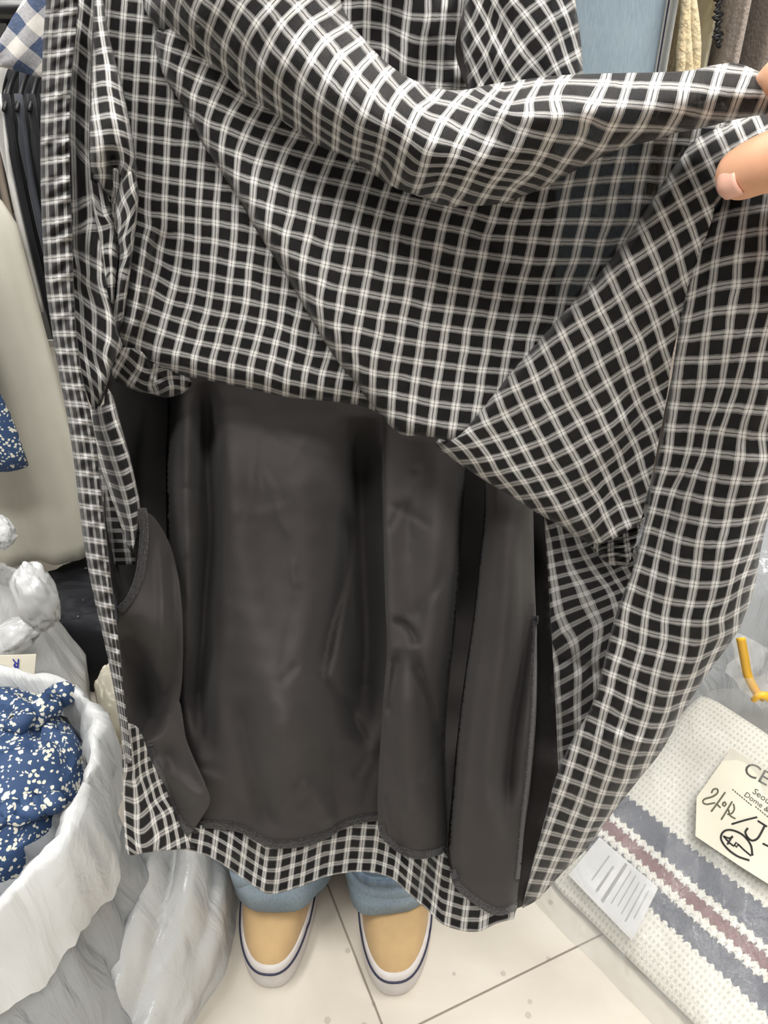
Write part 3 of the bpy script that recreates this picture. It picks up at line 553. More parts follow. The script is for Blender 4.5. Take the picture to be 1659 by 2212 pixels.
uvS5 = uvfit([(zL6, seq(0, 0, [(240, 510), (270, 650), (310, 770), (345, 890), (385, 1010), (420, 1130), (450, 1240), (475, 1350), (495, 1450), (510, 1560)]) + seq(1, 0, [(350, 470), (385, 600), (435, 740), (475, 850), (505, 960), (530, 1080), (555, 1190), (565, 1310), (555, 1420)])
                    + seq(-1, 0, [(170, 520), (180, 640), (210, 760), (245, 870), (275, 980), (310, 1090), (345, 1200), (385, 1320), (430, 1430)]))], .01)
def dS5(P):
    a, _, _ = dist_line(P, S5_L); b, _, _ = dist_line(P, S5_R); t = a / (a + b + 1e-6)
    return depth_tps([(215, 880, .440), (260, 1000, .425), (290, 1180, .415)])(P) + .020 * (1 - np.sqrt(np.clip(1 - (2 * t - 1) ** 2, 0, 1)))
outS6 = [zL6(*p) for p in [(330, 170), (350, 70), (430, 10), (560, 30), (640, 110), (760, 170), (900, 220), (968, 262), (950, 330), (880, 378), (760, 402), (660, 375), (540, 352), (450, 312), (365, 262)]]
uvS6 = uvfit([(zL6, [(0, 0, 440, 60), (1, 0, 560, 170), (2, 0, 680, 190), (0, 1, 400, 130), (1, 1, 520, 240), (2, 1, 650, 300), (3, 1, 800, 240), (0, 2, 370, 190), (1, 2, 480, 290), (2, 2, 690, 370), (3, 2, 820, 310), (4, 1, 900, 250), (4, 2, 900, 330)])], .02)
dS6 = lambda P: depth_tps([(250, 780, .476), (410, 820, .482), (330, 850, .486)])(P) + roll(P, outS6[6:15], 30, .022) + ridge(P, [zL6(400, 60), zL6(480, 200), zL6(640, 290), (350, 845)], 9, .008) + ridge(P, [zL6(560, 60), zL6(640, 200), zL6(820, 280)], 9, .006)
outA3 = [zL6(*p) for p in [(225, 980), (290, 1060), (360, 1240), (450, 1500), (520, 1640), (520, 1735), (520, 1735), (310, 1735), (310, 1735), (295, 1600), (255, 1400), (235, 1200)]]
uvA3 = uvfit([(zL6, [(0, 0, 280, 1120), (1, 0, 400, 1120), (0, 1, 290, 1210), (0, 2, 300, 1290), (0, 3, 310, 1370), (1, 3, 430, 1375), (0, 4, 320, 1460), (0, 5, 330, 1540), (1, 5, 450, 1545), (0, 6, 335, 1620), (0, 7, 340, 1690), (1, 7, 470, 1690)])], .01)
dA3 = lambda P: depth_tps([(220, 1020, .455), (290, 1200, .445), (240, 1200, .445)])(P) + wob(P, .0012, 40, 61)
cloth([dict(outline=outS2, depth=dS2, uv=uvS2, step=6), dict(outline=outS2b, depth=dS2b, uv=uvS2b, step=5), dict(outline=outS3, depth=dS3, uv=uvS3, step=5), dict(outline=outS4, depth=dS4, uv=uvS4, step=5), dict(outline=outS5, depth=dS5, uv=uvS5, step=5), dict(outline=outS6, depth=dS6, uv=uvS6, step=5)], 'side_folds', PLAID_BACK, skirt)
cloth([dict(outline=W_L + [W_L[-1]] + W_R[::-1] + [W_R[0], W_L[0]], depth=dW, uv=uvW, step=5)], 'edge_band', PLAID_BAND, skirt)
# --- back panel: hem strip, left corner, and the wrong side seen at the right
HEM = [(285, 1846), (330, 1838), (400, 1836), (450, 1850), (500, 1880), (545, 1912), (575, 1930), (600, 1930), (650, 1915), (700, 1895), (760, 1884), (810, 1886), (850, 1900), (885, 1932), (920, 1962), (955, 1996), (1000, 2011), (1035, 2012), (1070, 1996), (1110, 1985)]
outA = [(300, 1700), (420, 1780), (600, 1790), (790, 1740), (850, 1760), (865, 1830), (955, 1838), (985, 1900), (1060, 1950), (1118, 1950), (1118, 1950), (1110, 1985), (1110, 1985)] + HEM[::-1][1:-1] + [(285, 1846), (285, 1846), (285, 1750), (300, 1700)]
_h = np.array(HEM)
def uvA(P):
    yh = np.interp(P[:, 0], _h[:, 0], _h[:, 1]); v = (P[:, 1] - yh) / 25.0
    xs = np.array([300, 430, 460, 490, 520, 549, 565, 594.6, 626, 651, 681, 712, 744, 775, 805, 828, 853, 880, 905, 935, 965, 1000, 1040, 1110]); us = np.concatenate([[-4], np.arange(1, len(xs))])
    return np.stack([np.interp(P[:, 0] + (P[:, 1] - yh) * .12, xs, us), v], 1)
bA = depth_tps([(300, 1830, .385), (560, 1920, .395), (800, 1880, .418), (1000, 2000, .392), (1110, 1980, .392), (700, 1700, .44), (300, 1680, .40), (1100, 1750, .42)])
dA = lambda P: bA(P) + ridge(P, [(575, 1940), (572, 1870), (560, 1780)], 16, -.006) + ridge(P, [(905, 1960), (915, 1900), (925, 1850)], 14, .008) + ridge(P, [(x, y - 17) for x, y in HEM], 4, .0015) + wob(P, .0015, 90, 71)
outA2 = [(262, 1560), (300, 1575), (325, 1640), (352, 1690), (372, 1742), (385, 1775), (398, 1800), (420, 1832), (420, 1832), (330, 1840), (285, 1848), (285, 1848), (272, 1836), (268, 1750), (262, 1560), (262, 1560)]
uvA2 = uvfit([(zHL, [(-.6, 0, 60, 215), (0, 0, 100, 228), (1, 0, 128, 185), (-.6, 1, 60, 300), (0, 1, 105, 310), (1, 1, 155, 272), (-.6, 2, 65, 380), (0, 2, 105, 395), (1, 2, 180, 340), (2, 2, 205, 316), (-.6, 3, 68, 440), (0, 3, 105, 465), (1, 3, 195, 412), (2, 3, 245, 378),
                     (-.6, 4, 72, 500), (0, 4, 112, 540), (1, 4, 215, 490), (2, 4, 262, 462), (3, 4, 305, 438), (-.6, 5, 80, 562), (0, -1, 95, 140), (0, -2, 85, 70), (1, -1, 120, 120)])], .005)
dA2 = lambda P: depth_tps([(270, 1600, .380), (270, 1840, .368), (410, 1820, .386), (310, 1700, .388)])(P) + ridge(P, [(289, 1725), (291, 1780), (296, 1830)], 4, .0015)
cloth([dict(outline=outA, depth=dA, uv=uvA, step=7), dict(outline=outA2, depth=dA2, uv=uvA2, step=5)], 'back_panel', PLAID_BACK, skirt)
uvB2 = uvfit([(zB, [(0, 0, 400, 640), (1, 0, 480, 620), (2, 0, 570, 600), (0, 1, 410, 720), (1, 1, 500, 700), (2, 1, 600, 680), (0, 2, 420, 800), (1, 2, 520, 780), (2, 2, 640, 750), (3, 2, 720, 720), (0, 3, 430, 880), (1, 3, 550, 850), (2, 3, 680, 815), (3, 3, 770, 790),
                    (0, 4, 440, 950), (1, 4, 590, 910), (2, 4, 720, 875), (0, 5, 450, 1040), (1, 5, 620, 985), (2, 5, 770, 930), (3, 5, 830, 900), (0, 6, 470, 1120), (1, 6, 650, 1050), (2, 6, 800, 985), (0, 7, 500, 1200), (1, 7, 680, 1110), (-1, 8, 420, 1380), (0, 8, 560, 1290), (1, 8, 720, 1190),
                    (-1, 10, 440, 1560), (0, 10, 590, 1480), (1, 10, 690, 1400), (-1, 12, 460, 1760), (0, 12, 580, 1700), (-1, 14, 460, 1900)])], .03)
outB2 = [(1174, 1090), (1300, 1180), (1390, 1180), (1390, 1180), (1370, 1280), (1330, 1420), (1300, 1520), (1240, 1640), (1215, 1680), (1207, 1690), (1207, 1690), (1199, 1500), (1187, 1300), (1174, 1090), (1174, 1090)]
dB2 = lambda P: depth_tps([(1170, 1100, .460), (1380, 1180, .425), (1200, 1650, .415), (1320, 1430, .405)])(P) + ridge(P, [(1195, 1420), (1260, 1440), (1330, 1480)], 16, .006) + ridge(P, [(1200, 1500), (1250, 1560), (1290, 1580)], 16, -.004)
for _p in (dict(outline=outB2, depth=dB2, uv=uvB2, step=6), dict(outline=outA3, depth=dA3, uv=uvA3, step=5)):
    cloth([_p], 'wrong_side', PLAID_IN, skirt)

# --- black lining: a deep layer and three hanging lobes
def creases(P, seed, n, bx):
    rs = random.Random(seed); o = np.zeros(len(P))
    for _ in range(n):
        x, y = rs.uniform(bx[0], bx[1]), rs.uniform(bx[2], bx[3]); a = rs.choice((PI / 2, PI / 2, PI / 2, .3, 2.0)) + rs.uniform(-.35, .35); L = rs.uniform(50, 170)
        q = [(x + math.cos(a) * L * k + rs.uniform(-6, 6), y + math.sin(a) * L * k) for k in (-.5, -.2, .2, .5)]
        o += ridge(P, q, rs.uniform(5, 13), rs.uniform(.001, .0032) * rs.choice((-1, 1)), rs.uniform(-.5, .5))
    return o
def rd(P, *args): return sum(ridge(P, *a) for a in args)
outL0 = [(225, -60), (1190, -60), (1190, -60), (1200, 500), (1190, 1000), (1180, 1130), (1190, 1300), (1202, 1500), (1210, 1640), (1190, 1720), (1160, 1830), (1128, 1958), (1110, 1965), (1110, 1965), (1000, 1900), (800, 1760), (600, 1800), (420, 1800), (420, 1800), (360, 1740), (300, 1620), (270, 1520), (255, 1320), (232, 1210), (225, 1000), (228, 760), (225, -60), (225, -60)]
dL0 = lambda P: depth_tps([(225, -60, .53), (700, -60, .545), (1190, -60, .53), (228, 500, .52), (1200, 500, .52), (700, 500, .60), (228, 800, .48), (330, 850, .64), (300, 1000, .62), (225, 1000, .455), (1195, 1000, .50), (1020, 1000, .63), (700, 900, .64), (250, 1300, .42), (330, 1300, .53), (1192, 1300, .478), (1020, 1300, .57), (700, 1300, .56), (285, 1560, .405), (360, 1600, .45), (1208, 1640, .430), (1000, 1650, .48), (700, 1750, .445), (1128, 1958, .400)])(P) + wob(P, .003, 120, 81)
LA_HEM = [(405, 1803), (430, 1790), (480, 1792), (520, 1800), (560, 1822), (592, 1833), (650, 1830), (700, 1815), (740, 1792), (780, 1778), (830, 1772)]
outLA = [(360, 760), (850, 800), (850, 800), (850, 1200), (850, 1500), (835, 1770), (835, 1770)] + LA_HEM[::-1][1:] + [(405, 1803), (402, 1700), (388, 1580), (376, 1450), (368, 1300), (360, 1150), (358, 1000), (362, 900), (360, 760), (360, 760)]
bLA = depth_tps([(360, 800, .535), (840, 850, .552), (360, 1200, .475), (840, 1300, .500), (600, 1000, .497), (600, 1500, .430), (405, 1800, .402), (590, 1830, .398), (830, 1770, .428)])
dLA = lambda P: (bLA(P) + roll(P, [(360, 760), (362, 900), (358, 1000), (360, 1150), (368, 1300), (376, 1450), (388, 1580), (402, 1700), (405, 1803)], 46, .070)
    + rd(P, ([(445, 820), (450, 1000), (455, 1150), (440, 1320), (430, 1500), (440, 1640)], 24, .050), ([(405, 850), (400, 1100), (412, 1300), (420, 1500)], 24, -.018),
         ([(490, 880), (500, 1080), (560, 1400), (640, 1700)], 55, -.016), ([(640, 900), (660, 1200), (640, 1500), (600, 1780)], 70, -.020),
         ([(735, 1080), (752, 1170), (742, 1260), (715, 1360), (690, 1480)], 20, .022, .4), ([(775, 900), (780, 1150), (790, 1400), (775, 1600)], 34, .055),
         ([(690, 1450), (760, 1540), (800, 1620)], 12, .009, .4), ([(520, 1500), (545, 1640), (590, 1800)], 26, .010), ([(640, 1690), (680, 1720), (715, 1790)], 22, -.009), ([(480, 1100), (560, 1105), (640, 1085)], 14, -.0015, .5),
         ([(560, 920), (620, 960), (720, 1000), (810, 985)], 10, .0016)) + creases(P, 3, 30, (400, 830, 880, 1780)) + wob(P, .0014, 210, 82) + wob(P, .0005, 45, 83))
LB_HEM = [(816, 1785), (826, 1812), (860, 1842), (900, 1856), (940, 1850), (968, 1838)]
LB_L = [(828, 850), (825, 1000), (828, 1150), (832, 1300), (836, 1400), (830, 1480), (822, 1600), (816, 1700), (816, 1785)]
LB_R = [(1008, 960), (1002, 1100), (994, 1230), (984, 1350), (970, 1480), (962, 1600), (966, 1700), (973, 1800), (968, 1838)]
outLB = LB_L + [LB_L[-1]] + LB_HEM[1:] + [LB_HEM[-1]] + LB_R[::-1][1:] + [LB_R[0], LB_L[0], LB_L[0]]
bLB = depth_tps([(830, 880, .512), (1005, 980, .495), (830, 1300, .452), (985, 1350, .440), (820, 1780, .398), (965, 1830, .388)])
dLB = lambda P: (bLB(P) + roll(P, LB_L, 14, .008) + roll(P, LB_R, 66, .070) + rd(P, ([(900, 950), (885, 1200), (895, 1400)], 34, .008), ([(848, 1335), (872, 1348), (893, 1372), (898, 1400)], 8, .008), ([(895, 1400), (925, 1500), (955, 1640)], 14, .012, .4),
         ([(860, 1400), (850, 1480), (838, 1560)], 14, .010), ([(880, 1450), (880, 1650), (890, 1820)], 34, -.010)) + creases(P, 5, 14, (840, 960, 1000, 1800)) + wob(P, .0012, 150, 85))
LC_HEM = [(972, 1880), (982, 1915), (1020, 1950), (1060, 1974), (1085, 1978), (1116, 1966)]
LC_L = [(1048, 960), (1046, 1100), (1034, 1230), (1022, 1340), (1004, 1460), (988, 1590), (977, 1710), (968, 1820), (972, 1880)]
LC_R = [(1150, 960), (1152, 1100), (1155, 1250), (1160, 1400), (1158, 1550), (1145, 1700), (1132, 1800), (1122, 1900), (1116, 1966)]
outLC = LC_L + [LC_L[-1]] + LC_HEM[1:] + [LC_HEM[-1]] + LC_R[::-1][1:] + [LC_R[0], LC_L[0], LC_L[0]]
bLC = depth_tps([(1050, 1000, .490), (1150, 1050, .480), (1030, 1300, .445), (1155, 1400, .430), (970, 1850, .382), (1116, 1960, .380)])
dLC = lambda P: (bLC(P) + roll(P, LC_L, 30, .050) + rd(P, ([(1110, 1000), (1105, 1200), (1090, 1450), (1075, 1700), (1070, 1900)], 40, -.016), ([(1150, 1100), (1140, 1350), (1105, 1600), (1090, 1800)], 22, .024, .3), ([(1150, 1350), (1140, 1600), (1125, 1800)], 10, -.003)) + roll(P, LC_R, 26, .018) + wob(P, .001, 140, 87))
BIND = [(300, 1100), (304, 1140), (303, 1180), (297, 1228), (287, 1262), (270, 1294), (252, 1313)]
outL1 = BIND + [BIND[-1], (258, 1400), (272, 1500), (285, 1600), (305, 1622), (305, 1622), (350, 1592), (385, 1525), (395, 1420), (392, 1300), (372, 1190), (335, 1120), (300, 1100), (300, 1100)]
dL1 = lambda P: (depth_tps([(300, 1110, .420), (255, 1315, .398), (380, 1200, .448), (390, 1450, .425), (300, 1620, .400), (270, 1480, .425), (330, 1350, .398)])(P)
    + rd(P, ([(262, 1340), (300, 1420), (315, 1500), (300, 1590)], 30, .022), ([(345, 1160), (352, 1280), (350, 1400), (330, 1470)], 12, -.006), ([(368, 1200), (376, 1320), (372, 1460), (340, 1560)], 12, .006), ([(385, 1560), (340, 1610), (310, 1625)], 18, -.010)))
outL1b = [(296, 1610), (350, 1585), (385, 1515), (402, 1600), (440, 1690), (454, 1730), (432, 1772), (405, 1808), (405, 1808), (384, 1788), (358, 1742), (332, 1672), (296, 1610), (296, 1610)]
dL1b = lambda P: depth_tps([(300, 1612, .398), (400, 1560, .400), (452, 1730, .384), (405, 1806, .388), (340, 1690, .396)])(P) + rd(P, ([(330, 1640), (400, 1700), (452, 1732)], 18, -.008), ([(400, 1540), (430, 1640), (455, 1725)], 12, -.006), ([(360, 1600), (375, 1690), (400, 1780)], 18, .005))
cloth([dict(outline=outL0, depth=dL0, step=14), dict(outline=outLA, depth=dLA, step=8), dict(outline=outLB, depth=dLB, step=7), dict(outline=outLC, depth=dLC, step=7), dict(outline=outL1, depth=dL1, step=5), dict(outline=outL1b, depth=dL1b, step=5)], 'lining', LINING, skirt)
cloth([dict(outline=outL0, depth=lambda P: dL0(P) + .007, uv=lambda P: P / 40.0, step=16)], 'back_panel', PLAID_BACK, skirt)
def strip(line, w, dfn, off, side=1, step=4):
    c = catmull(line, 6); t = np.gradient(c, axis=0); n = np.stack([-t[:, 1], t[:, 0]], 1); n /= np.linalg.norm(n, axis=1)[:, None] + 1e-9
    e = c + side * n * w; poly = [tuple(p) for p in c[::2]] + [tuple(c[-1])] * 2 + [tuple(p) for p in e[::-1][::2]] + [tuple(e[0])] * 2
    return dict(outline=poly + [poly[0], poly[0]] if False else poly + [tuple(c[0])], depth=lambda P: dfn(P) + off, step=step)
for _nm, _p in (('lining_hem', strip(LA_HEM, 15, dLA, -.0012, -1)), ('lining_hem', strip(LB_HEM, 14, dLB, -.0012, -1)), ('lining_hem', strip(LC_HEM, 14, dLC, -.0012, -1)), ('lining_binding', strip(BIND, 17, dL1, -.0022, -1)),
                ('lining_hem', strip([(304, 1618), (332, 1672), (358, 1742), (384, 1788), (405, 1808)], 20, dL1b, -.0012, -1)), ('lining_seam', strip([(1160, 1330), (1158, 1500), (1147, 1660), (1134, 1780), (1123, 1900)], 10, dLC, -.0015, 1))):
    cloth([_p], _nm, LINING_SEAM, skirt, .0012)

# ------------------------------------------------------------------ generic builders
def loft(rings, closed_ring=True, cap0=True, cap1=True):
    n = len(rings[0]); VS = [tuple(p) for r in rings for p in r]; FS = []
    for i in range(len(rings) - 1):
        for j in range(n if closed_ring else n - 1):
            a, b = i * n + j, i * n + (j + 1) % n
            FS.append((a, b, b + n, a + n))
    if cap0: FS.append(tuple(range(n))[::-1])
    if cap1: FS.append(tuple((len(rings) - 1) * n + j for j in range(n)))
    return VS, FS
def tube(name, pts, rad, mat, parent=None, seg=8, step=.01, cap=True):
    c = catmull(pts, step); n = len(c); rr = np.interp(np.linspace(0, 1, n), np.linspace(0, 1, len(rad)), rad) if hasattr(rad, '__len__') else np.full(n, rad)
    t = np.gradient(c, axis=0); t /= np.linalg.norm(t, axis=1)[:, None] + 1e-12
    up = np.array([0, 0, 1.0]) if abs(t[0][2]) < .9 else np.array([1.0, 0, 0]); rings = []
    for i in range(n):
        x = np.cross(up, t[i]); x /= np.linalg.norm(x) + 1e-12; y = np.cross(t[i], x); up = y
        rings.append([c[i] + rr[i] * (math.cos(a) * x + math.sin(a) * y) for a in np.linspace(0, 2 * PI, seg, endpoint=False)])
    VS, FS = loft(rings, True, cap, cap)
    return from_data(name, VS, FS, mat, parent)
def fbm(p, sc, seed=0.0):
    return noise.fractal(Vector((p[0] * sc + seed, p[1] * sc - seed, p[2] * sc + 2 * seed)), 1.0, 2.0, 4)
def hang(name, x, y, w, d, z0, z1, mat, parent=None, rz=0, folds=7, amp=.012, flare=1.0, top=.75, nz=26, na=72, seed=0, shoulder=.12, hemwave=.0):
    """a garment hanging from z1 down to z0: flattened tube with folds that deepen downwards"""
    rs = random.Random(seed); ph = [rs.uniform(0, 2 * PI) for _ in range(5)]; rings = []
    for i in range(nz):
        t = i / (nz - 1); z = z1 + (z0 - z1) * t
        ww = w / 2 * (top + (1 - top) * min(1, t / shoulder)) * (1 + (flare - 1) * t)
        if t < .02: ww *= .5
        dd = d / 2 * (.35 + .65 * min(1, t * 3)); ring = []
        for j in range(na):
            a = 2 * PI * j / na; f = amp * (.25 + .75 * t) * (math.sin(folds * a + ph[0] + 1.3 * math.sin(2 * a + ph[1])) + .5 * math.sin((folds * 1.7 // 1) * a + ph[2] + t * 1.5))
            ca, sa = math.cos(a), math.sin(a)
            px = (abs(ca) ** .8) * math.copysign(1, ca) * (ww + f * .4); py = (abs(sa) ** .9) * math.copysign(1, sa) * (dd + f)
            q = Matrix.Rotation(rz, 3, 'Z') @ Vector((px, py, 0))
            ring.append((x + q.x, y + q.y, z + hemwave * t * math.sin(3 * a + ph[3])))
        rings.append(ring)
    VS, FS = loft(rings)
    return from_data(name, VS, FS, mat, parent)
M_METAL = plain('dark_steel', (.10, .10, .10), .35, 1); M_BLACKPL = plain('black_plastic', (.012, .012, .013), .4)
def hanger(x, y, z, rz, parent, mat=None, w=.36, r=1.0):
    R = Matrix.Rotation(rz, 3, 'Z'); P = lambda a, b: tuple(np.array((x, y, z)) + np.array(R @ Vector((a, 0, b))))
    tube('hanger_hook', [P(0, -.05), P(0, -.01), P(.012, .012), P(.002, .028), P(-.016, .018)], .0022, M_METAL, parent, 6, .006)
    tube('hanger_arm', [P(-w / 2, -.12), P(-.08, -.07), P(0, -.045), P(.08, -.07), P(w / 2, -.12)], [.006 * r, .009 * r, .008 * r, .009 * r, .006 * r], mat or M_BLACKPL, parent, 8, .01)

# ------------------------------------------------------------------ person behind the skirt (jeans cuffs and slip-on shoes in view)
M_SKIN = fabric('skin', (.74, .42, .27), (.68, .36, .225), scale=30, rough=.5, bscale=300, bstr=.05, sheen=0)
def denim(name, c1, c2, sc=900):
    m, nt, b = new_mat(name); tc = N(nt, 'ShaderNodeTexCoord')
    n1 = N(nt, 'ShaderNodeTexNoise'); n1.inputs['Scale'].default_value = 9; n1.inputs['Detail'].default_value = 3
    n2 = N(nt, 'ShaderNodeTexNoise'); n2.inputs['Scale'].default_value = sc; n2.inputs['Detail'].default_value = 2
    mp = N(nt, 'ShaderNodeMapping'); mp.inputs['Scale'].default_value = (1, 1, .12)
    nt.links.new(tc.outputs['Object'], n1.inputs[0]); nt.links.new(tc.outputs['Object'], mp.inputs[0]); nt.links.new(mp.outputs[0], n2.inputs[0])
    f = math_n(nt, 'ADD', math_n(nt, 'MULTIPLY', n1.outputs[0], .55), math_n(nt, 'MULTIPLY', n2.outputs[0], .45))
    r = ramp(nt, f, [(.36, c2), (.62, c1)]); nt.links.new(r.outputs[0], b.inputs['Base Color']); b.inputs['Roughness'].default_value = .85
    bump(nt, b, n2.outputs[0], .4, .0008); return m
M_DENIM = denim('light_blue_denim', (.30, .37, .43), (.17, .235, .30)); M_DENIM_D = denim('denim_stitched_edge', (.20, .26, .32), (.09, .135, .20), 140)
M_DENIM_HANG = denim('washed_blue_denim', (.27, .34, .39), (.20, .265, .32), 700)
M_KNIT_DARK = fabric('charcoal_knit', (.05, .05, .055), scale=120, bscale=300, bstr=.6)
PX = -.060
person = thing('person', 'person in light blue jeans and tan slip-on shoes behind the skirt', 'person', (PX, .70, 0))
def skin_mesh(name, verts, edges, radii, mat, parent, root=0, sub=2):
    me = bpy.data.meshes.new(name); me.from_pydata(verts, edges, []); o = link_mesh(name, me, mat, parent, False)
    sk = o.modifiers.new('skin', 'SKIN'); sk.use_smooth_shade = True
    for i, r in enumerate(radii):
        v = me.skin_vertices[0].data[i]; v.radius = r if hasattr(r, '__len__') else (r, r); v.use_root = (i == root)
    ss = o.modifiers.new('sub', 'SUBSURF'); ss.levels = ss.render_levels = sub
    return o
FX = {-1: -.150, 1: .008}
bv = [(PX, .78, .86), (PX, .78, 1.15), (PX, .79, 1.33), (PX, .79, 1.44), (PX, .77, 1.52), (PX, .76, 1.60), (PX, .77, 1.68)]
be = [(0, 1), (1, 2), (2, 3), (3, 4), (4, 5), (5, 6)]; br = [(.15, .11), (.13, .10), (.15, .10), (.06, .06), (.055, .055), (.075, .09), (.06, .07)]
for sgn in (-1, 1):
    i = len(bv); fx = FX[sgn]
    bv += [(PX + sgn * .08, .78, .88), (fx * .8 + PX * .2, .765, .48), (fx, .775, .09), (fx, .70, .045), (fx, .60, .035)]
    be += [(0, i), (i, i + 1), (i + 1, i + 2), (i + 2, i + 3), (i + 3, i + 4)]; br += [.085, .058, .036, (.036, .03), (.034, .022)]
    j = len(bv)
    bv += [(PX + sgn * .19, .79, 1.37), (PX + sgn * .20, .78, 1.25), (PX + sgn * .17, .64, 1.30), (PX + sgn * .16, .56, 1.32)]
    be += [(2, j), (j, j + 1), (j + 1, j + 2), (j + 2, j + 3)]; br += [.055, .042, .028, .03]
body = skin_mesh('body', bv, be, br, M_SKIN, person)
hr = [(PX, .80, 1.72), (PX, .82, 1.60), (PX, .83, 1.45)]; skin_mesh('hair', hr, [(0, 1), (1, 2)], [(.085, .08), (.09, .075), (.08, .04)], M_BLACKPL, person)
sv = [(PX, .78, .86), (PX, .78, 1.15), (PX, .79, 1.33), (PX, .79, 1.42)]; se = [(0, 1), (1, 2), (2, 3)]; sr = [(.200, .150), (.170, .130), (.165, .115), (.08, .075)]
for sgn in (-1, 1):
    j = len(sv); sv += [(PX + sgn * .19, .79, 1.37), (PX + sgn * .20, .78, 1.25), (PX + sgn * .175, .67, 1.295)]; se += [(2, j), (j, j + 1), (j + 1, j + 2)]; sr += [.068, .054, .042]
skin_mesh('sweater', sv, se, sr, M_KNIT_DARK, person)
skin_mesh('jeans_hips', [(PX, .785, 1.08), (PX, .785, .97), (PX, .785, .84)], [(0, 1), (1, 2)], [(.150, .115), (.185, .140), (.190, .140)], M_DENIM, person)
# jeans: each leg a wide tube ending in a cuff over the shoe
def leg_rings(fx, sgn, hem_z):
    rings = []
    prof = [(.98, PX + sgn * .075, .79, .105, .125), (.80, PX + sgn * .085, .785, .095, .105), (.50, fx * .8 + PX * .2, .765, .088, .09), (.25, fx, .74, .074, .095), (.15, fx, .705, .066, .108), (hem_z + .035, fx + .002, .690, .069, .104), (hem_z, fx + .002, .688, .072, .106)]
    zs = np.linspace(.98, hem_z, 34)
    P = np.array(prof)[::-1]
    for z in zs:
        cx, cy, rx, ry = (np.interp(z, P[:, 0], P[:, k]) for k in (1, 2, 3, 4)); ring = []
        for j in range(44):
            a = 2 * PI * j / 44; w = 1 + .05 * math.sin(3 * a + z * 9) * (z < .6) + .03 * math.sin(5 * a - z * 30 + sgn) * (z < .4)
            sq = .55 if z < .3 else 1.0; ca_, sa_ = math.cos(a), math.sin(a)
            x, yy = cx + rx * w * math.copysign(abs(ca_) ** sq, ca_), cy + ry * w * math.copysign(abs(sa_) ** sq, sa_)
            sag = .020 * max(0, -math.sin(a)) * (z < .14) * (.14 - z) / .06
            ring.append((x, yy, z + .012 * math.sin(a * 2 + sgn) * (z < .3) * (1 if z > hem_z + .02 else .4) - sag * 0))
        rings.append(ring)
    return rings
jl = None
for sgn in (-1, 1):
    rg = leg_rings(FX[sgn], sgn, .088)
    VS, FS = loft(rg, True, False, False); o = from_data('jeans_leg', VS, FS, M_DENIM, person)
    m = o.modifiers.new('thickness', 'SOLIDIFY'); m.thickness = .003; m.offset = 1
    c0 = rg[-3]; band = []
    for dz, k in ((.030, 1.0), (.030, 1.035), (.006, 1.04), (-.010, 1.03), (-.010, .97)):
        cx = sum(p[0] for p in c0) / 44; cy = sum(p[1] for p in c0) / 44
        band.append([(cx + (p[0] - cx) * k * 1.02, cy + (p[1] - cy) * k * 1.02, p[2] + dz - .020) for p in c0])
    VS, FS = loft(band, True, False, False); cf = from_data('cuff', VS, FS, M_DENIM, o)
    st = []
    for dz, k in ((.044, 1.0), (.044, 1.045), (.030, 1.05), (.030, 1.0)):
        st.append([(cx + (p[0] - cx) * k * 1.02, cy + (p[1] - cy) * k * 1.02, p[2] + dz - .020) for p in c0])
    VS, FS = loft(st, True, False, False); from_data('hem_stitching', VS, FS, M_DENIM_D, o)
M_TAN = fabric('tan_suede', (.50, .345, .175), (.45, .305, .155), scale=40, rough=.9, bscale=500, bstr=.2)
M_SOLE = fabric('scuffed_white_rubber', (.66, .63, .61), (.52, .48, .46), scale=22, rough=.6, bscale=200, bstr=.08, sheen=0)
M_NAVY = plain('navy_rubber', (.02, .022, .05), .5); M_SCUFF = plain('dark_scuff', (.12, .09, .06), .9)
def shoe(fx, ytoe, rz, flip):
    L, Wd = .275, .1065
    def outline(t, grow=0):                 # t round the shoe; toe at -y
        s = math.sin(t); c = math.cos(t)
        y = -c * L / 2
        k = (1 - c) / 2                     # 0 at toe, 1 at heel
        w = Wd / 2 * 1.03 * (1 - .30 * max(0, (k - .42)) / .58) * (abs(s) ** .80) * math.copysign(1, s)
        w += flip * .006 * math.sin(PI * k) * (1 if k < .5 else .4)
        return w * (1 + grow), y * (1 + grow * .5)
    R = Matrix.Rotation(rz, 3, 'Z'); cx, cy = fx, ytoe + L / 2
    def W(x, y, z): q = R @ Vector((x, y, 0)); return (cx + q.x, cy + q.y, z)
    n = 64; T = [2 * PI * j / n for j in range(n)]
    rings = []
    for g, z in ((-.08, .0), (-.005, .001), (.015, .006), (.015, .016), (-.005, .028), (-.030, .0385), (-.075, .043)):
        rings.append([W(*outline(t, g), z + (.004 if math.cos(t) > .5 else 0) * (z > .01)) for t in T])
    VS, FS = loft(rings); sole = from_data('shoe_sole', VS, FS, M_SOLE, person)
    ur = []
    for g, zf in ((-.070, 0), (-.090, .22), (-.14, .5), (-.25, .78), (-.42, .94), (-.70, 1.0), (-.97, 1.0)):
        ring = []
        for t in T:
            x, y = outline(t, g); k = (y + L / 2) / L
            h = np.interp(k, [0, .12, .3, .5, .75, 1], [.016, .026, .043, .064, .066, .062])
            ring.append(W(x, y, .041 + h * zf))
        ur.append(ring)
    VS, FS = loft(ur, True, False, True); up = from_data('shoe_upper', VS, FS, M_TAN, person)
    tube('shoe_stripe', [W(*outline(t, -.006), .0315 + (.004 if math.cos(t) > .5 else 0)) for t in np.linspace(.9 - PI, PI - .9, 60)], .0018, M_NAVY, sole, 6, .004)
    return W
wl = shoe(-.150, .522, math.radians(-3), -1); wr = shoe(.010, .512, math.radians(2), 1)
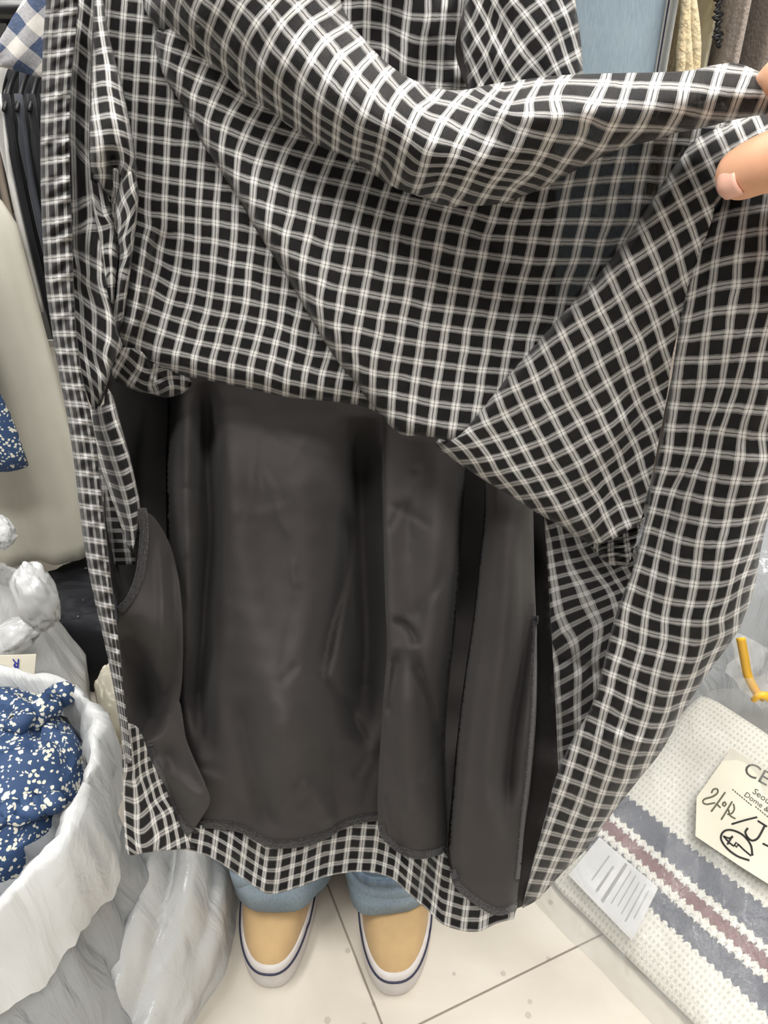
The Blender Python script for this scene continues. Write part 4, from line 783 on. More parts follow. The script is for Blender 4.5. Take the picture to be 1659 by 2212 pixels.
tube('shoe_scuff', [wr(-.012, -.075, .0745), wr(-.004, -.070, .0765), wr(.004, -.066, .078), wr(.012, -.064, .0790)], .0009, M_SCUFF, bpy.data.objects['shoe_upper.001'], 6, .004)

# ------------------------------------------------------------------ hand holding up the cloth (comes in from the right)
hand = thing('person', 'hand coming in from the right, thumb and finger pinching the checked cloth', 'person', (.30, .30, .95))
M_NAIL = plain('fingernail', (.78, .46, .36), .3)
tip = vy(1540, 382, .337); thb = vy(1655, 352, .326); th2 = vy(1740, 335, .318); th3 = vy(1850, 350, .31)
i1 = vy(1668, 185, .345); i2 = vy(1705, 165, .330); i3 = vy(1800, 205, .312); wrist = vy(1980, 420, .27); palm = vy(1890, 300, .295); elbow = vy(2300, 900, .10)
m1 = vy(1700, 232, .352); m2 = vy(1740, 205, .335); m3 = vy(1815, 235, .315)
r1 = vy(1730, 285, .36); r2 = vy(1765, 255, .34); r3 = vy(1835, 270, .318); p1 = vy(1770, 325, .36); p2 = vy(1800, 300, .342); p3 = vy(1855, 305, .32)
def limb(parts, name, mat, parent, voxel=.0017, smooth=8):
    """capsule chains joined into one skin by a voxel remesh"""
    VS, FS = [], []
    for pts, rad, flat in parts:
        c = catmull([tuple(p) for p in pts], .004); n = len(c); r = np.interp(np.linspace(0, 1, n), np.linspace(0, 1, len(rad)), rad)
        t = np.gradient(c, axis=0); t /= np.linalg.norm(t, axis=1)[:, None] + 1e-12; R = []
        ext = [(c[0] - t[0] * r[0] * q, t[0], r[0] * math.sqrt(max(0.0, 1 - q * q))) for q in (.98, .85, .6, .3)] + [(c[i], t[i], r[i]) for i in range(n)] + [(c[-1] + t[-1] * r[-1] * q, t[-1], r[-1] * math.sqrt(max(0.0, 1 - q * q))) for q in (.3, .6, .85, .98)]
        fl_ = np.array(flat); 
        for p, tt, rr in ext:
            x = np.cross(fl_, tt); x /= np.linalg.norm(x) + 1e-12; y = np.cross(tt, x); k = np.linalg.norm(fl_)
            R.append([p + rr * (math.cos(a) * x + math.sin(a) * y * k) for a in np.linspace(0, 2 * PI, 16, endpoint=False)])
        v, f = loft(R); o = len(VS); VS += v; FS += [tuple(o + i for i in q) for q in f]
    ob = from_data(name, VS, FS, mat, parent)
    m = ob.modifiers.new('remesh', 'REMESH'); m.mode = 'VOXEL'; m.voxel_size = voxel; m.use_smooth_shade = True
    m = ob.modifiers.new('smooth', 'SMOOTH'); m.factor = .5; m.iterations = smooth
    return ob
vw = Vector((-.25, -.9, .35)).normalized()
tip = vy(1604, 374, .334)
limb([([elbow, wrist.lerp(elbow, .4), wrist], [.040, .034, .027], vw * .8), ([wrist, palm, palm.lerp(i3, .75)], [.027, .030, .020], vw * .55), ([wrist, palm, palm.lerp(p3, .75)], [.026, .026, .018], vw * .6),
      ([wrist, th3, th2, thb, tip], [.020, .0165, .0135, .0128, .0108], vw), ([palm, i3, i2, i1], [.016, .0098, .0090, .0078], vw), ([palm, m3, m2, m1], [.016, .0100, .0090, .0080], vw), ([palm, r3, r2, r1], [.016, .0094, .0086, .0076], vw), ([palm, p3, p2, p1], [.016, .0084, .0076, .0066], vw)], 'hand_body', M_SKIN, hand)
# nail: a small curved plate on the thumb tip
ax = (tip - thb).normalized(); view = (Vector((0, 0, CAMZ)) - tip).normalized(); sd = ax.cross(view).normalized(); nrm = sd.cross(ax).normalized()
nb = vy(1594, 384, .334) - sd * .0010
rings = []
for i in range(7):
    u = -1 + 2 * i / 6; ring = []
    for j in range(9):
        v = -1 + 2 * j / 8; r = .0058 * (1 - .25 * max(0, u) ** 2)
        q = nb + ax * (u * .0056) + sd * (v * r) + nrm * (.0107 - .0028 * v * v - .0034 * max(0, u) ** 2) * .98
        ring.append(tuple(q))
    rings.append(ring)
VS, FS = loft(rings, False, False, False); nl = from_data('fingernail', VS, FS, M_NAIL, hand); m = nl.modifiers.new('t', 'SOLIDIFY'); m.thickness = .0008

# ------------------------------------------------------------------ clothes hanging behind, left
def floral_mat(name, base, spot, sc, thr=.30):
    m, nt, b = new_mat(name); tc = N(nt, 'ShaderNodeTexCoord')
    v = N(nt, 'ShaderNodeTexVoronoi'); v.inputs['Scale'].default_value = sc; v.inputs['Randomness'].default_value = 1
    nz = N(nt, 'ShaderNodeTexNoise'); nz.inputs['Scale'].default_value = sc * .45; wn = N(nt, 'ShaderNodeTexNoise'); wn.inputs['Scale'].default_value = sc * 1.4
    ad = N(nt, 'ShaderNodeVectorMath', operation='MULTIPLY_ADD'); ad.inputs[1].default_value = (.004,) * 3
    nt.links.new(tc.outputs['Object'], wn.inputs[0]); nt.links.new(wn.outputs['Color'], ad.inputs[0]); nt.links.new(tc.outputs['Object'], ad.inputs[2])
    nt.links.new(ad.outputs[0], v.inputs['Vector']); nt.links.new(tc.outputs['Object'], nz.inputs[0])
    f = math_n(nt, 'LESS_THAN', v.outputs['Distance'], math_n(nt, 'MULTIPLY', math_n(nt, 'SUBTRACT', nz.outputs[0], .12), thr * 2))
    mx = N(nt, 'ShaderNodeMix', data_type='RGBA'); nt.links.new(f, mx.inputs['Factor']); mx.inputs[6].default_value = (*base, 1); mx.inputs[7].default_value = (*spot, 1)
    nt.links.new(mx.outputs[2], b.inputs['Base Color']); b.inputs['Roughness'].default_value = .75
    return m
M_FLORAL = floral_mat('blue_floral_print', (.026, .060, .145), (.72, .70, .58), 175, .46)
M_BLACKDOT = floral_mat('black_cloth_tiny_studs', (.008, .009, .013), (.45, .47, .52), 42, .085)
M_CREAMDOT = floral_mat('cream_cloth_tiny_dots', (.70, .66, .54), (.16, .15, .14), 48, .085)
M_CREAM = fabric('cream_cotton', (.64, .62, .53), (.60, .58, .49), scale=12, bscale=700, bstr=.1)
M_SLATE = fabric('slate_cotton', (.045, .05, .062), scale=20); M_BLACK = fabric('black_cotton', (.010, .010, .013), scale=20); M_WHITE = fabric('white_cotton', (.68, .67, .64), scale=20)
M_TAUPE = fabric('taupe_cotton', (.30, .25, .20), scale=20)
def gingham(name, ca, cb, sc):
    m, nt, b = new_mat(name); tc = N(nt, 'ShaderNodeTexCoord'); mp = N(nt, 'ShaderNodeMapping'); mp.inputs['Rotation'].default_value = (0, .75, 0); sp = N(nt, 'ShaderNodeSeparateXYZ')
    nt.links.new(tc.outputs['Object'], mp.inputs[0]); nt.links.new(mp.outputs[0], sp.inputs[0])
    f = [math_n(nt, 'LESS_THAN', math_n(nt, 'FRACT', math_n(nt, 'MULTIPLY', o, sc)), .5) for o in (sp.outputs[0], sp.outputs[2])]
    k = math_n(nt, 'MULTIPLY', math_n(nt, 'ADD', f[0], f[1]), .5); n = N(nt, 'ShaderNodeTexNoise'); n.inputs['Scale'].default_value = 400; nt.links.new(tc.outputs['Object'], n.inputs[0])
    k = math_n(nt, 'ADD', k, math_n(nt, 'MULTIPLY', math_n(nt, 'SUBTRACT', n.outputs[0], .5), .5), True)
    r = ramp(nt, k, [(0, ca), (1, cb)]); nt.links.new(r.outputs[0], b.inputs['Base Color']); b.inputs['Roughness'].default_value = .9; return m
M_GINGHAM = gingham('blue_gingham', (.60, .57, .53), (.05, .075, .14), 31)
def rail(name, label, p0, p1):
    t = thing(name, label, 'rail', ((p0[0] + p1[0]) / 2, (p0[1] + p1[1]) / 2, p0[2]), 0, 'hanging rails')
    tube('rail_bar', [p0, p1], .0125, M_METAL, t, 10, .5)
    for q in (.12, .88):
        x, y = p0[0] + (p1[0] - p0[0]) * q, p0[1] + (p1[1] - p0[1]) * q
        tube('rail_rod', [(x, y, p0[2]), (x, y, CEIL)], .006, M_METAL, t, 8, .5)
RZ = 1.145
rail('clothes_rail', 'dark steel rail carrying the row of dark tops', (-1.7, 1.50, RZ), (-.35, 1.50, RZ))
rail('clothes_rail', 'dark steel rail carrying the long cream dress', (-1.7, 1.25, RZ), (-.35, 1.25, RZ))
rail('clothes_rail', 'dark steel rail carrying the gingham shirt and floral blouse', (-1.7, 1.06, 1.36), (-.08, 1.06, 1.36))
rail('clothes_rail', 'dark steel rail carrying the denim, cream and taupe clothes', (.02, 1.10, 1.45), (1.4, 1.10, 1.45))
def garment(name, label, cat, x, y, zr, w, d, z0, mat, rz=0, group=None, **kw):
    t = thing(name, label, cat, (x, y, zr), 0, group); hanger(x, y, zr - .012, rz, t, w=min(.36, w * .9))
    hang('garment_body', x, y, w, d, z0, zr - .085, mat, t, rz, **kw); return t
garment('cream_dress', 'long cream dress hanging at the left above the dotted black cloth', 'dress', -.80, 1.25, RZ, .42, .10, .225, M_CREAM, 0, None, folds=9, amp=.011, flare=1.05, top=.30, seed=3, shoulder=.22)
garment('floral_blouse', 'blue floral blouse with white blossoms hanging before the cream dress', 'blouse', -.815, 1.08, 1.36, .40, .07, .515, M_FLORAL, 0, None, folds=6, amp=.006, flare=1.14, top=.55, seed=5, shoulder=.9)
for i, (px_, mt, w, z0, lb) in enumerate(((4, M_TAUPE, .030, .86, 'brown top at the left end of the dark row of tops'), (24, M_WHITE, .020, .83, 'white top with a long narrow sleeve in the dark row'), (40, M_BLACK, .016, .55, 'black top squeezed beside the white top in the dark row'),
                                         (66, M_SLATE, .026, .62, 'slate grey top hanging in the dark row of tops'), (92, M_BLACK, .022, .6, 'black top at the right end of the dark row of tops'), (120, M_SLATE, .03, .6, 'slate top hidden mostly behind the checked skirt edge'))):
    p = vy(px_, 200, 1.42); t = thing('hanging_top', lb, 'top', (p.x, 1.5, RZ), 0, 'tops on the dark row')
    hanger(p.x, 1.5, RZ - .012, PI / 2, t, w=.3, r=.6); hang('garment_body', p.x, 1.5, .34, min(w, .013), z0, RZ - .06, mt, t, PI / 2, folds=5, amp=.003, top=.55, seed=10 + i, shoulder=.25)
    a0 = (p.x, 1.37, RZ - .11); tube('sleeve', [a0, (p.x + .003, 1.335, RZ - .25), (p.x + .004, 1.33, RZ - .40 - .05 * (i % 3))], [.0062, .006, .0055], mt, t, 10, .02)
gs = thing('gingham_shirt', 'blue and white gingham shirt whose sleeve pokes out behind the skirt', 'shirt', (-.22, 1.06, 1.36))
hanger(-.22, 1.06, 1.348, 0, gs); hang('garment_body', -.20, 1.06, .30, .06, .75, 1.275, M_GINGHAM, gs, 0, folds=5, amp=.005, seed=9)
c0, c1 = vy(150, 75, 1.04), vy(-8, 128, 1.0)
rings = []
for i in range(12):
    t = i / 11; c = c0.lerp(c1, t); ax_ = (c1 - c0).normalized(); up_ = Vector((0, 1, 0)).cross(ax_).normalized(); hw = .066 + (.008 - .066) * t ** .9
    rings.append([tuple(c + up_ * (hw * math.cos(a)) + Vector((0, 1, 0)) * (.016 * math.sin(a) + .003 * math.sin(5 * a + i))) for a in np.linspace(0, 2 * PI, 24, endpoint=False)])
VS, FS = loft(rings); from_data('sleeve', VS, FS, M_GINGHAM, gs)

# ------------------------------------------------------------------ clothes hanging behind, right
YR = .95
dx0, dx1 = vy(1200, 80, YR).x, vy(1440, 80, YR).x
M_CREAMKNIT = fabric('cream_cable_knit', (.72, .62, .42), (.62, .50, .30), scale=90, bscale=160, bstr=1.0, bdist=.004)
M_TAUPEKNIT = fabric('taupe_rib_knit', (.34, .29, .25), (.26, .22, .19), scale=220, bscale=260, bstr=.8, bdist=.002)
M_PALE = fabric('pale_yellow_cotton', (.66, .62, .46), scale=30); M_EYE = fabric('white_denim', (.80, .78, .72), (.74, .72, .66), scale=60)
t = thing('denim_trousers', 'washed light blue denim trousers hanging behind the skirt at upper right', 'trousers', (dx1 - .1, YR, 1.45)); hanger(dx1 - .10, YR + .03, 1.438, 0, t, w=.18)
hang('trouser_body', dx1 - .10, YR + .02, .20, .035, .50, 1.36, M_DENIM_HANG, t, 0, folds=3, amp=.0025, top=1, seed=20)
tube('side_seam', [(dx1 - .0005, YR + .012, 1.33), (dx1 - .0005, YR + .010, .95), (dx1 - .0005, YR + .010, .55)], .0009, M_NAVY, t, 6, .05)
def side_garment(name, label, cat, pxa, pxb, mat, seed, z0=.55, ruffle=0, y0=.955, dep=.30):
    xa, xb = vy(pxa, 80, y0).x, vy(pxb, 80, y0).x; xm = (xa + xb) / 2; w = xb - xa
    t = thing(name, label, cat, (xm, 1.10, 1.45), 0, 'clothes on the right rail'); hanger(xm, y0 + dep / 2, 1.438, PI / 2, t, w=.28, r=.55)
    hang('garment_body', xm, y0 + dep / 2, dep, w * .80, z0, 1.36, mat, t, PI / 2, folds=9, amp=min(.004, w * .12) + ruffle, top=1, seed=seed, na=96); return t, xm, w
side_garment('white_jeans', 'white jeans edge squeezed between denim trousers and cream knit', 'trousers', 1441, 1463, M_EYE, 31)
tk, xm, w = side_garment('cream_cardigan', 'cream cable knit cardigan hanging beside the white jeans', 'cardigan', 1464, 1508, M_CREAMKNIT, 32, ruffle=.003)
pz = lambda px, py, Y: tuple(vy(px, py, Y))
for k, pxx in enumerate((1476, 1487, 1498)):
    tube('knit_edge', [pz(pxx + 6 * math.sin(q * .9 + k * 2), -80 + q * 45, .945) for q in range(11)], [.0045, .006, .004, .006, .0045], M_CREAMKNIT, tk, 8, .01)
ty, xm, w = side_garment('pale_blouse', 'pale yellow blouse with black scalloped edging on the right rail', 'blouse', 1512, 1560, M_PALE, 33)
tube('scalloped_edging', [pz(1549 + (9 if q % 2 else -5) + 4 * math.sin(q * 2.1), -60 + q * 7, .943 + .002 * (q % 2)) for q in range(24)], .0021, M_NAVY if False else M_BLACKPL, ty, 6, .003)
side_garment('taupe_sweater', 'taupe rib knit sweater hanging above the pinching hand', 'sweater', 1561, 1638, M_TAUPEKNIT, 34, y0=.93)
side_garment('taupe_sweater', 'second taupe knit sweater at the right frame edge', 'sweater', 1642, 1730, M_TAUPEKNIT, 35, y0=.94)

# ------------------------------------------------------------------ bags and piles on the floor, left
M_BAG = plastic('white_poly_bag', (.88, .88, .87), .25, 0, .25, 13, .55, (.76, .77, .77)); M_BAG_GREY = plastic('frosted_poly_bag', (.66, .68, .70), .2, .0, .18, 13, .9, (.40, .42, .44))
M_CLEAR = plastic('clear_poly_bag', (.88, .89, .88), .3, .75, .12, 14, 1.0, None, (1, 1, 1))
def bag_body(name, cx, cy, rx, ry, h, mat, parent, seed=0, nf=13, amp=.05, flare=(.92, 1.06, 1.0), nz=30, na=120, top_open=True, lean=(0, 0)):
    rings = []
    for i in range(nz):
        t = i / (nz - 1); z = h * t; k = np.interp(t, [0, .4, 1], flare); ring = []
        for j in range(na):
            a = 2 * PI * j / na; p = (math.cos(a) * 1.2, math.sin(a) * 1.2, t * .55)
            f = 1 + amp * (.6 * abs(math.sin(nf * .5 * a + 2.2 * math.sin(2 * a + seed) + t * 1.8)) - .3) * (.4 + .6 * t) + amp * 1.1 * fbm(p, 2.2, seed)
            ring.append((cx + lean[0] * t + rx * k * f * math.cos(a), cy + lean[1] * t + ry * k * f * math.sin(a), max(0, z)))
        rings.append(ring)
    return rings
BX, BY = -.505, .505
bag = thing('open_plastic_bag', 'open white plastic bag stuffed with blue floral clothing at lower left', 'bag', (BX, BY, 0))
rg = bag_body('bag_body', BX, BY, .195, .175, .43, M_BAG_GREY, bag, 2.0, 19, .12, (1.02, 1.02, .90), na=200)
VS, FS = loft(rg, True, True, False); from_data('bag_body', VS, FS, M_BAG_GREY, bag)
top = [(BX + .195 * (1 + .05 * fbm((math.cos(q), math.sin(q), 0), 1.3, 5)) * math.cos(q), BY + .175 * (1 + .05 * fbm((math.cos(q), math.sin(q), 0), 1.3, 8)) * math.sin(q), .43) for q in np.linspace(0, 2 * PI, 200, endpoint=False)]; rim = []
for k, dz, out in ((0, -.09, -.05), (1, -.02, -.045), (2, .012, -.015), (3, .022, .03), (4, .012, .075), (5, -.03, .10), (6, -.07, .105), (7, -.10, .10)):
    ring = []
    for j, p in enumerate(top):
        a = 2 * PI * j / len(top); w = 1 + out + .05 * fbm((math.cos(a), math.sin(a), k * .12), 3.0, 7) + .035 * fbm((math.cos(a), math.sin(a), k * .3), 7.0, 2)
        hh = dz * (1 + .5 * fbm((math.cos(a), math.sin(a), 0), 1.7, 3)) + .018 * math.sin(2 * a + .6)
        ring.append((BX + (p[0] - BX) * w, BY + (p[1] - BY) * w, .43 + hh))
    rim.append(ring)
VS, FS = loft(rim, True, False, False); from_data('rolled_rim', VS, FS, M_BAG, bag)
def heap(name, cx, cy, z0, rx, ry, h, mat, parent=None, seed=0, amp=.22, sc=2.6, n=48, flat=.5, folds=0):
    rings = []
    for i in range(n // 2):
        t = i / (n // 2 - 1); ph = t * PI / 2; ring = []
        for j in range(n * 2):
            a = PI * j / n; r = math.sin(ph) ** flat if i else .001; zz = math.cos(ph) ** (flat * 1.1)
            q = (math.cos(a) * r, math.sin(a) * r, zz * .6); f = fbm(q, sc, seed); g = abs(fbm(q, sc * 1.7, seed + 9))
            k = 1 + amp * .35 * f
            ring.append((cx + rx * r * k * math.cos(a), cy + ry * r * k * math.sin(a), z0 + h * zz * (1 + amp * f - amp * 1.2 * (g < .07) * (.07 - g) / .07 * (zz > .1)) + folds * math.sin(9 * a + 5 * r + seed) * r * (1 - zz * .5)))
        rings.append(ring)
    VS, FS = loft(rings, True, True, True); return from_data(name, VS, FS, mat, parent)
fl1 = heap('floral_garment', BX, BY + .02, .36, .172, .150, .115, M_FLORAL, None, 4.1, .20, 1.5); tag(fl1, 'crumpled blue floral garment heaped inside the open white bag', 'garment')
# ruffles on the heap
for k, (pa, pb, r0) in enumerate((((40, 1560, .47), (130, 1500, .46), .016), ((0, 1760, .455), (110, 1735, .45), .012))):
    A, B = vz(pa[0], pa[1], pa[2]), vz(pb[0], pb[1], pb[2]); pts = [tuple(A.lerp(B, i / 16) + Vector((.007 * math.sin(i * 2.1), .008 * math.cos(i * 1.7), .006 * math.sin(i * 2.9)))) for i in range(17)]
    tube('ruffle', pts, [r0 * (.7 + .3 * math.sin(i * 1.9)) for i in range(12)], M_FLORAL, fl1, 9, .006)
# slumped bag in front of it on the floor
def slump(name, path, widths, heights, mat, parent, seed, nu=90, nv=72, nfold=9, amp=.22):
    c = np.array(path, float); s = np.linspace(0, 1, len(c)); rings = []
    for i in range(nu):
        t = i / (nu - 1); cc = np.array([np.interp(t, s, c[:, k]) for k in range(2)]); d = np.array([np.interp(min(1, t + .02), s, c[:, k]) - np.interp(max(0, t - .02), s, c[:, k]) for k in range(2)]); d /= np.linalg.norm(d)
        nn = np.array([-d[1], d[0]]); e = math.sin(PI * min(1, max(0.02, t * 1.0))) ** .35 if t < .5 else 1.0
        w = np.interp(t, np.linspace(0, 1, len(widths)), widths); h = np.interp(t, np.linspace(0, 1, len(heights)), heights); ring = []
        for j in range(nv + 1):
            v = j / nv; a = PI * v; q = (t * 2.2, math.cos(a) * .8, math.sin(a) * .8)
            f = 1 + amp * .9 * fbm(q, 2.0, seed) + amp * (1.1 * abs(math.sin(nfold * .5 * a + 1.6 * math.sin(3.2 * t + seed) + 1.5 * t)) - .5) * math.sin(a)
            x = cc + nn * w * math.cos(a) * f; ring.append((x[0], x[1], max(0, h * math.sin(a) * f)))
        rings.append(ring)
    VS, FS = loft(rings, False, False, False); o = from_data(name, VS, FS, mat, parent); return o
sb = thing('slumped_plastic_bag', 'white plastic bag slumped on the floor between open bag and shoes', 'bag', (-.30, .55, 0))
slump('bag_body', [(-.275, .80), (-.28, .68), (-.295, .56), (-.335, .45), (-.42, .34), (-.56, .27)], [.03, .065, .07, .07, .075, .08], [.10, .24, .20, .15, .12, .10], M_BAG, sb, 5.0)
# tied bag at the back left with a paper note
tb = thing('tied_plastic_bag', 'white plastic bag tied in a knot standing at the left edge', 'bag', (-.66, .95, 0))
rings = bag_body('bag_body', -.665, .95, .125, .115, .37, M_BAG, tb, 4.0, 11, .10, (1.0, 1.08, .55), nz=26, na=90)
r2 = []
for z, k in ((.39, .40), (.41, .20), (.425, .10)): r2.append([(-.60 + (p[0] + .665) * k - .065 * k, .93 + (p[1] - .95) * k, z) for p in rings[-1]])
VS, FS = loft(rings + r2, True, True, False); from_data('bag_body', VS, FS, M_BAG, tb)
def lobe(name, c, axes, mat, parent, seed, amp=.22, n=28):
    rings = []
    for i in range(n + 1):
        ph = PI * i / n; ring = []
        for j in range(n * 2):
            a = PI * j / n; d = Vector((math.sin(ph) * math.cos(a), math.sin(ph) * math.sin(a), math.cos(ph)))
            k = 1 + amp * fbm(d, 1.6, seed) - amp * .8 * max(0, .10 - abs(fbm(d, 2.4, seed + 4))) / .10
            ring.append(tuple(Vector(c) + axes[0] * d.x * k + axes[1] * d.y * k + axes[2] * d.z * k))
        rings.append(ring)
    V2, F2 = loft(rings, True, False, False); return from_data(name, V2, F2, mat, parent)
X_, Y_, Z_ = Vector((1, 0, 0)), Vector((0, 1, 0)), Vector((0, 0, 1))
lobe('bag_knot', vy(-2, 1150, .93), (X_ * .022, Y_ * .02, Z_ * .026), M_BAG, tb, 2.0)
lobe('bag_ear', vy(78, 1290, .88), ((X_ * .8 + Z_ * .25) * .036, Y_ * .03, (Z_ - X_ * .1) * .062), M_BAG, tb, 5.0, .16)
lobe('bag_ear', vy(5, 1390, .87), ((X_ * .85 + Z_ * .5) * .075, Y_ * .03, (Z_ - X_ * .3) * .03), M_BAG, tb, 9.0, .18)
# note
M_PAPER = fabric('cream_paper', (.74, .70, .58), scale=8, bscale=300, bstr=.03, sheen=0); M_PEN = plain('blue_ink', (.03, .04, .30), .6); M_INK = plain('black_ink', (.012, .012, .012), .6); M_PRINT = plain('grey_print', (.07, .07, .06), .7)
def text_mesh(name, body, size, O, ax_, up_, mat, parent, thick=.0002):
    cu = bpy.data.curves.new(name, 'FONT'); cu.body = body; cu.size = size; cu.extrude = thick; cu.resolution_u = 3
    tmp = bpy.data.objects.new(name + '_tmp', cu); COL.objects.link(tmp); bpy.context.view_layer.update()
    me = bpy.data.meshes.new_from_object(tmp.evaluated_get(bpy.context.evaluated_depsgraph_get())); bpy.data.objects.remove(tmp); bpy.data.curves.remove(cu)
    n = Vector(ax_).cross(Vector(up_)); M = Matrix((ax_, up_, n)).transposed().to_4x4(); M.translation = O; me.transform(M); me.name = name
    return link_mesh(name, me, mat, parent, False)
nt_ = thing('paper_note', 'cream paper note with blue handwriting on the tied bag', 'note', tuple(vy(30, 1470, .80)))
q = [vy(-40, 1418, .815), vy(78, 1414, .815), vy(70, 1500, .79), vy(-40, 1500, .79)]
VS = [tuple(p) for p in q] + [tuple(p + Vector((0, .0012, 0))) for p in q]; from_data('note_sheet', VS, [(3, 2, 1, 0), (4, 5, 6, 7), (0, 1, 5, 4), (1, 2, 6, 5), (2, 3, 7, 6), (3, 0, 4, 7)], M_PAPER, nt_, False)
nO = vy(44, 1422, .812); nx = (q[0] - q[1]).normalized(); nu_ = (q[2] - q[1]).normalized(); nrm_ = nx.cross(nu_)
off = Vector((0, -.0012, 0))
text_mesh('blue_lettering', 'R', .019, nO + off + Vector((0, 0, 0)), nx, nu_, M_PEN, nt_); text_mesh('blue_lettering', 'q', .019, vy(44, 1440, .806) + off, nx, nu_, M_PEN, nt_)
text_mesh('blue_lettering', '2S', .022, vy(22, 1458, .802) + off, nx, nu_, M_PEN, nt_); text_mesh('blue_lettering', 'M', .014, vy(58, 1452, .803) + off, nx, nu_, M_PEN, nt_)
# piles
pb_ = heap('black_garment', -.54, 1.205, .0, .20, .13, .185, M_BLACKDOT, None, 8.0, .10, 2.0, flat=.28, folds=.006); tag(pb_, 'black garment with tiny pale studs lying below the cream dress', 'garment')
pc_ = heap('cream_garment', -.42, 1.0, .0, .115, .07, .135, M_CREAMDOT, None, 3.0, .16, 2.4, flat=.35, folds=.008); tag(pc_, 'cream dotted garment folded on the floor before the black one', 'garment')

# ------------------------------------------------------------------ bags on the floor, right
A_ = Vector((.14, -.18, 0)).normalized(); PHI = math.radians(28); B_ = Vector((.79 * math.cos(PHI), .61 * math.cos(PHI), math.sin(PHI))).normalized(); N_ = A_.cross(B_).normalized(); O_ = Vector((.27, .68, .03))
def st(px, py, lift=0.0):
    d = Vector(rays(np.array(float(px)), np.array(float(py)))); C = Vector((0, 0, CAMZ)); O2 = O_ + N_ * lift
    k = (O2 - C).dot(N_) / d.dot(N_); return C + d * k
def sweater_mat():
    m, nt, b = new_mat('striped_crochet_knit'); uv = N(nt, 'ShaderNodeUVMap'); sp = N(nt, 'ShaderNodeSeparateXYZ'); nt.links.new(uv.outputs[0], sp.inputs[0])
    s_, t_ = sp.outputs[0], sp.outputs[1]
    zig = math_n(nt, 'MULTIPLY', math_n(nt, 'PINGPONG', s_, .006), .9)
    nz = N(nt, 'ShaderNodeTexNoise'); nz.inputs['Scale'].default_value = 420; nt.links.new(uv.outputs[0], nz.inputs[0])
    tt = math_n(nt, 'ADD', math_n(nt, 'ADD', t_, zig), math_n(nt, 'MULTIPLY', math_n(nt, 'SUBTRACT', nz.outputs[0], .5), .008))
    C1, C2, C3 = (.78, .76, .68), (.045, .055, .095), (.17, .045, .055)
    r = ramp(nt, math_n(nt, 'MULTIPLY', tt, 2.0), [(0, C1), (.094, C2), (.160, C1), (.176, C3), (.216, C1), (.232, C2), (.306, C1)], 'CONSTANT')
    hs = math_n(nt, 'MULTIPLY', math_n(nt, 'GREATER_THAN', math_n(nt, 'FRACT', math_n(nt, 'MULTIPLY', s_, 150)), .55), math_n(nt, 'GREATER_THAN', math_n(nt, 'FRACT', math_n(nt, 'MULTIPLY', t_, 110)), .5))
    mx = N(nt, 'ShaderNodeMix', data_type='RGBA'); nt.links.new(math_n(nt, 'MULTIPLY', hs, .30), mx.inputs['Factor']); nt.links.new(r.outputs[0], mx.inputs[6]); mx.inputs[7].default_value = (.10, .09, .08, 1)
    nt.links.new(mx.outputs[2], b.inputs['Base Color']); b.inputs['Roughness'].default_value = .9
    bump(nt, b, math_n(nt, 'SUBTRACT', nz.outputs[0], hs), .8, .003); return m
pk = thing('folded_sweater', 'folded crochet sweater with navy and burgundy stripes inside the clear bag', 'sweater', tuple(O_))
ns, ntt = 70, 70; VS, UVs, FS = [], [], []
for i in range(ns + 1):
    for j in range(ntt + 1):
        s_ = -.012 + .46 * i / ns; t_ = -.03 + .40 * j / ntt
        e = min(1, max(0, (s_ + .012) / .05)); f = min(1, max(0, (t_ + .03) / .05)); g = min(1, max(0, (.37 - t_) / .05)); g2 = min(1, max(0, (.448 - s_) / .05))
        rr = lambda k: -.030 * (1 - math.sqrt(max(0, 1 - (1 - k) ** 2)))
        p = O_ + A_ * s_ + B_ * t_ + N_ * (.012 + rr(e) + rr(f) + rr(g) + rr(g2) + .006 * math.sin(s_ * 16 + 1) * math.sin(t_ * 22) + .004 * fbm((s_ * 4, t_ * 4, 0), 3, 2))
        p.z = max(p.z, .012); VS.append(tuple(p)); UVs.append((s_, t_))
for i in range(ns):
    for j in range(ntt):
        a = i * (ntt + 1) + j; FS.append((a, a + ntt + 1, a + ntt + 2, a + 1))
so = from_data('sweater_body', VS, FS, sweater_mat(), pk, True, UVs); m = so.modifiers.new('t', 'SOLIDIFY'); m.thickness = .009; m.offset = -1
# white picot flowers along the stripes
M_PICOT = fabric('white_picot_yarn', (.82, .81, .76), scale=200, bscale=500, bstr=.5); fm = None
for tt_ in (.082, .110):
    for k in range(22):
        s_ = .006 + k * .0125
        if fm is None:
            rings = []
            for zz, sc_ in ((.0, 1.0), (.0025, .9), (.0035, .4)):
                rings.append([(math.cos(a) * .0052 * sc_ * (1 + .35 * math.cos(5 * a)), math.sin(a) * .0052 * sc_ * (1 + .35 * math.cos(5 * a)), zz) for a in np.linspace(0, 2 * PI, 15, endpoint=False)])
            V2, F2 = loft(rings); fm = bpy.data.meshes.new('picot_flower'); fm.from_pydata(V2, [], F2); fm.materials.append(M_PICOT)
        i0 = int((s_ + .012) / .46 * ns); j0 = int((tt_ + .03) / .40 * ntt); c = Vector(VS[i0 * (ntt + 1) + j0]) + N_ * .0005
        c = c + A_ * (s_ - UVs[i0 * (ntt + 1) + j0][0]); o = bpy.data.objects.new('picot_flower', fm); COL.objects.link(o); o.parent = pk
        M = Matrix((A_, B_, N_)).transposed().to_4x4() @ Matrix.Rotation(k * .7, 4, 'Z'); M.translation = c; o.matrix_parent_inverse = Matrix.Translation(pk.location).inverted(); o.matrix_basis = M
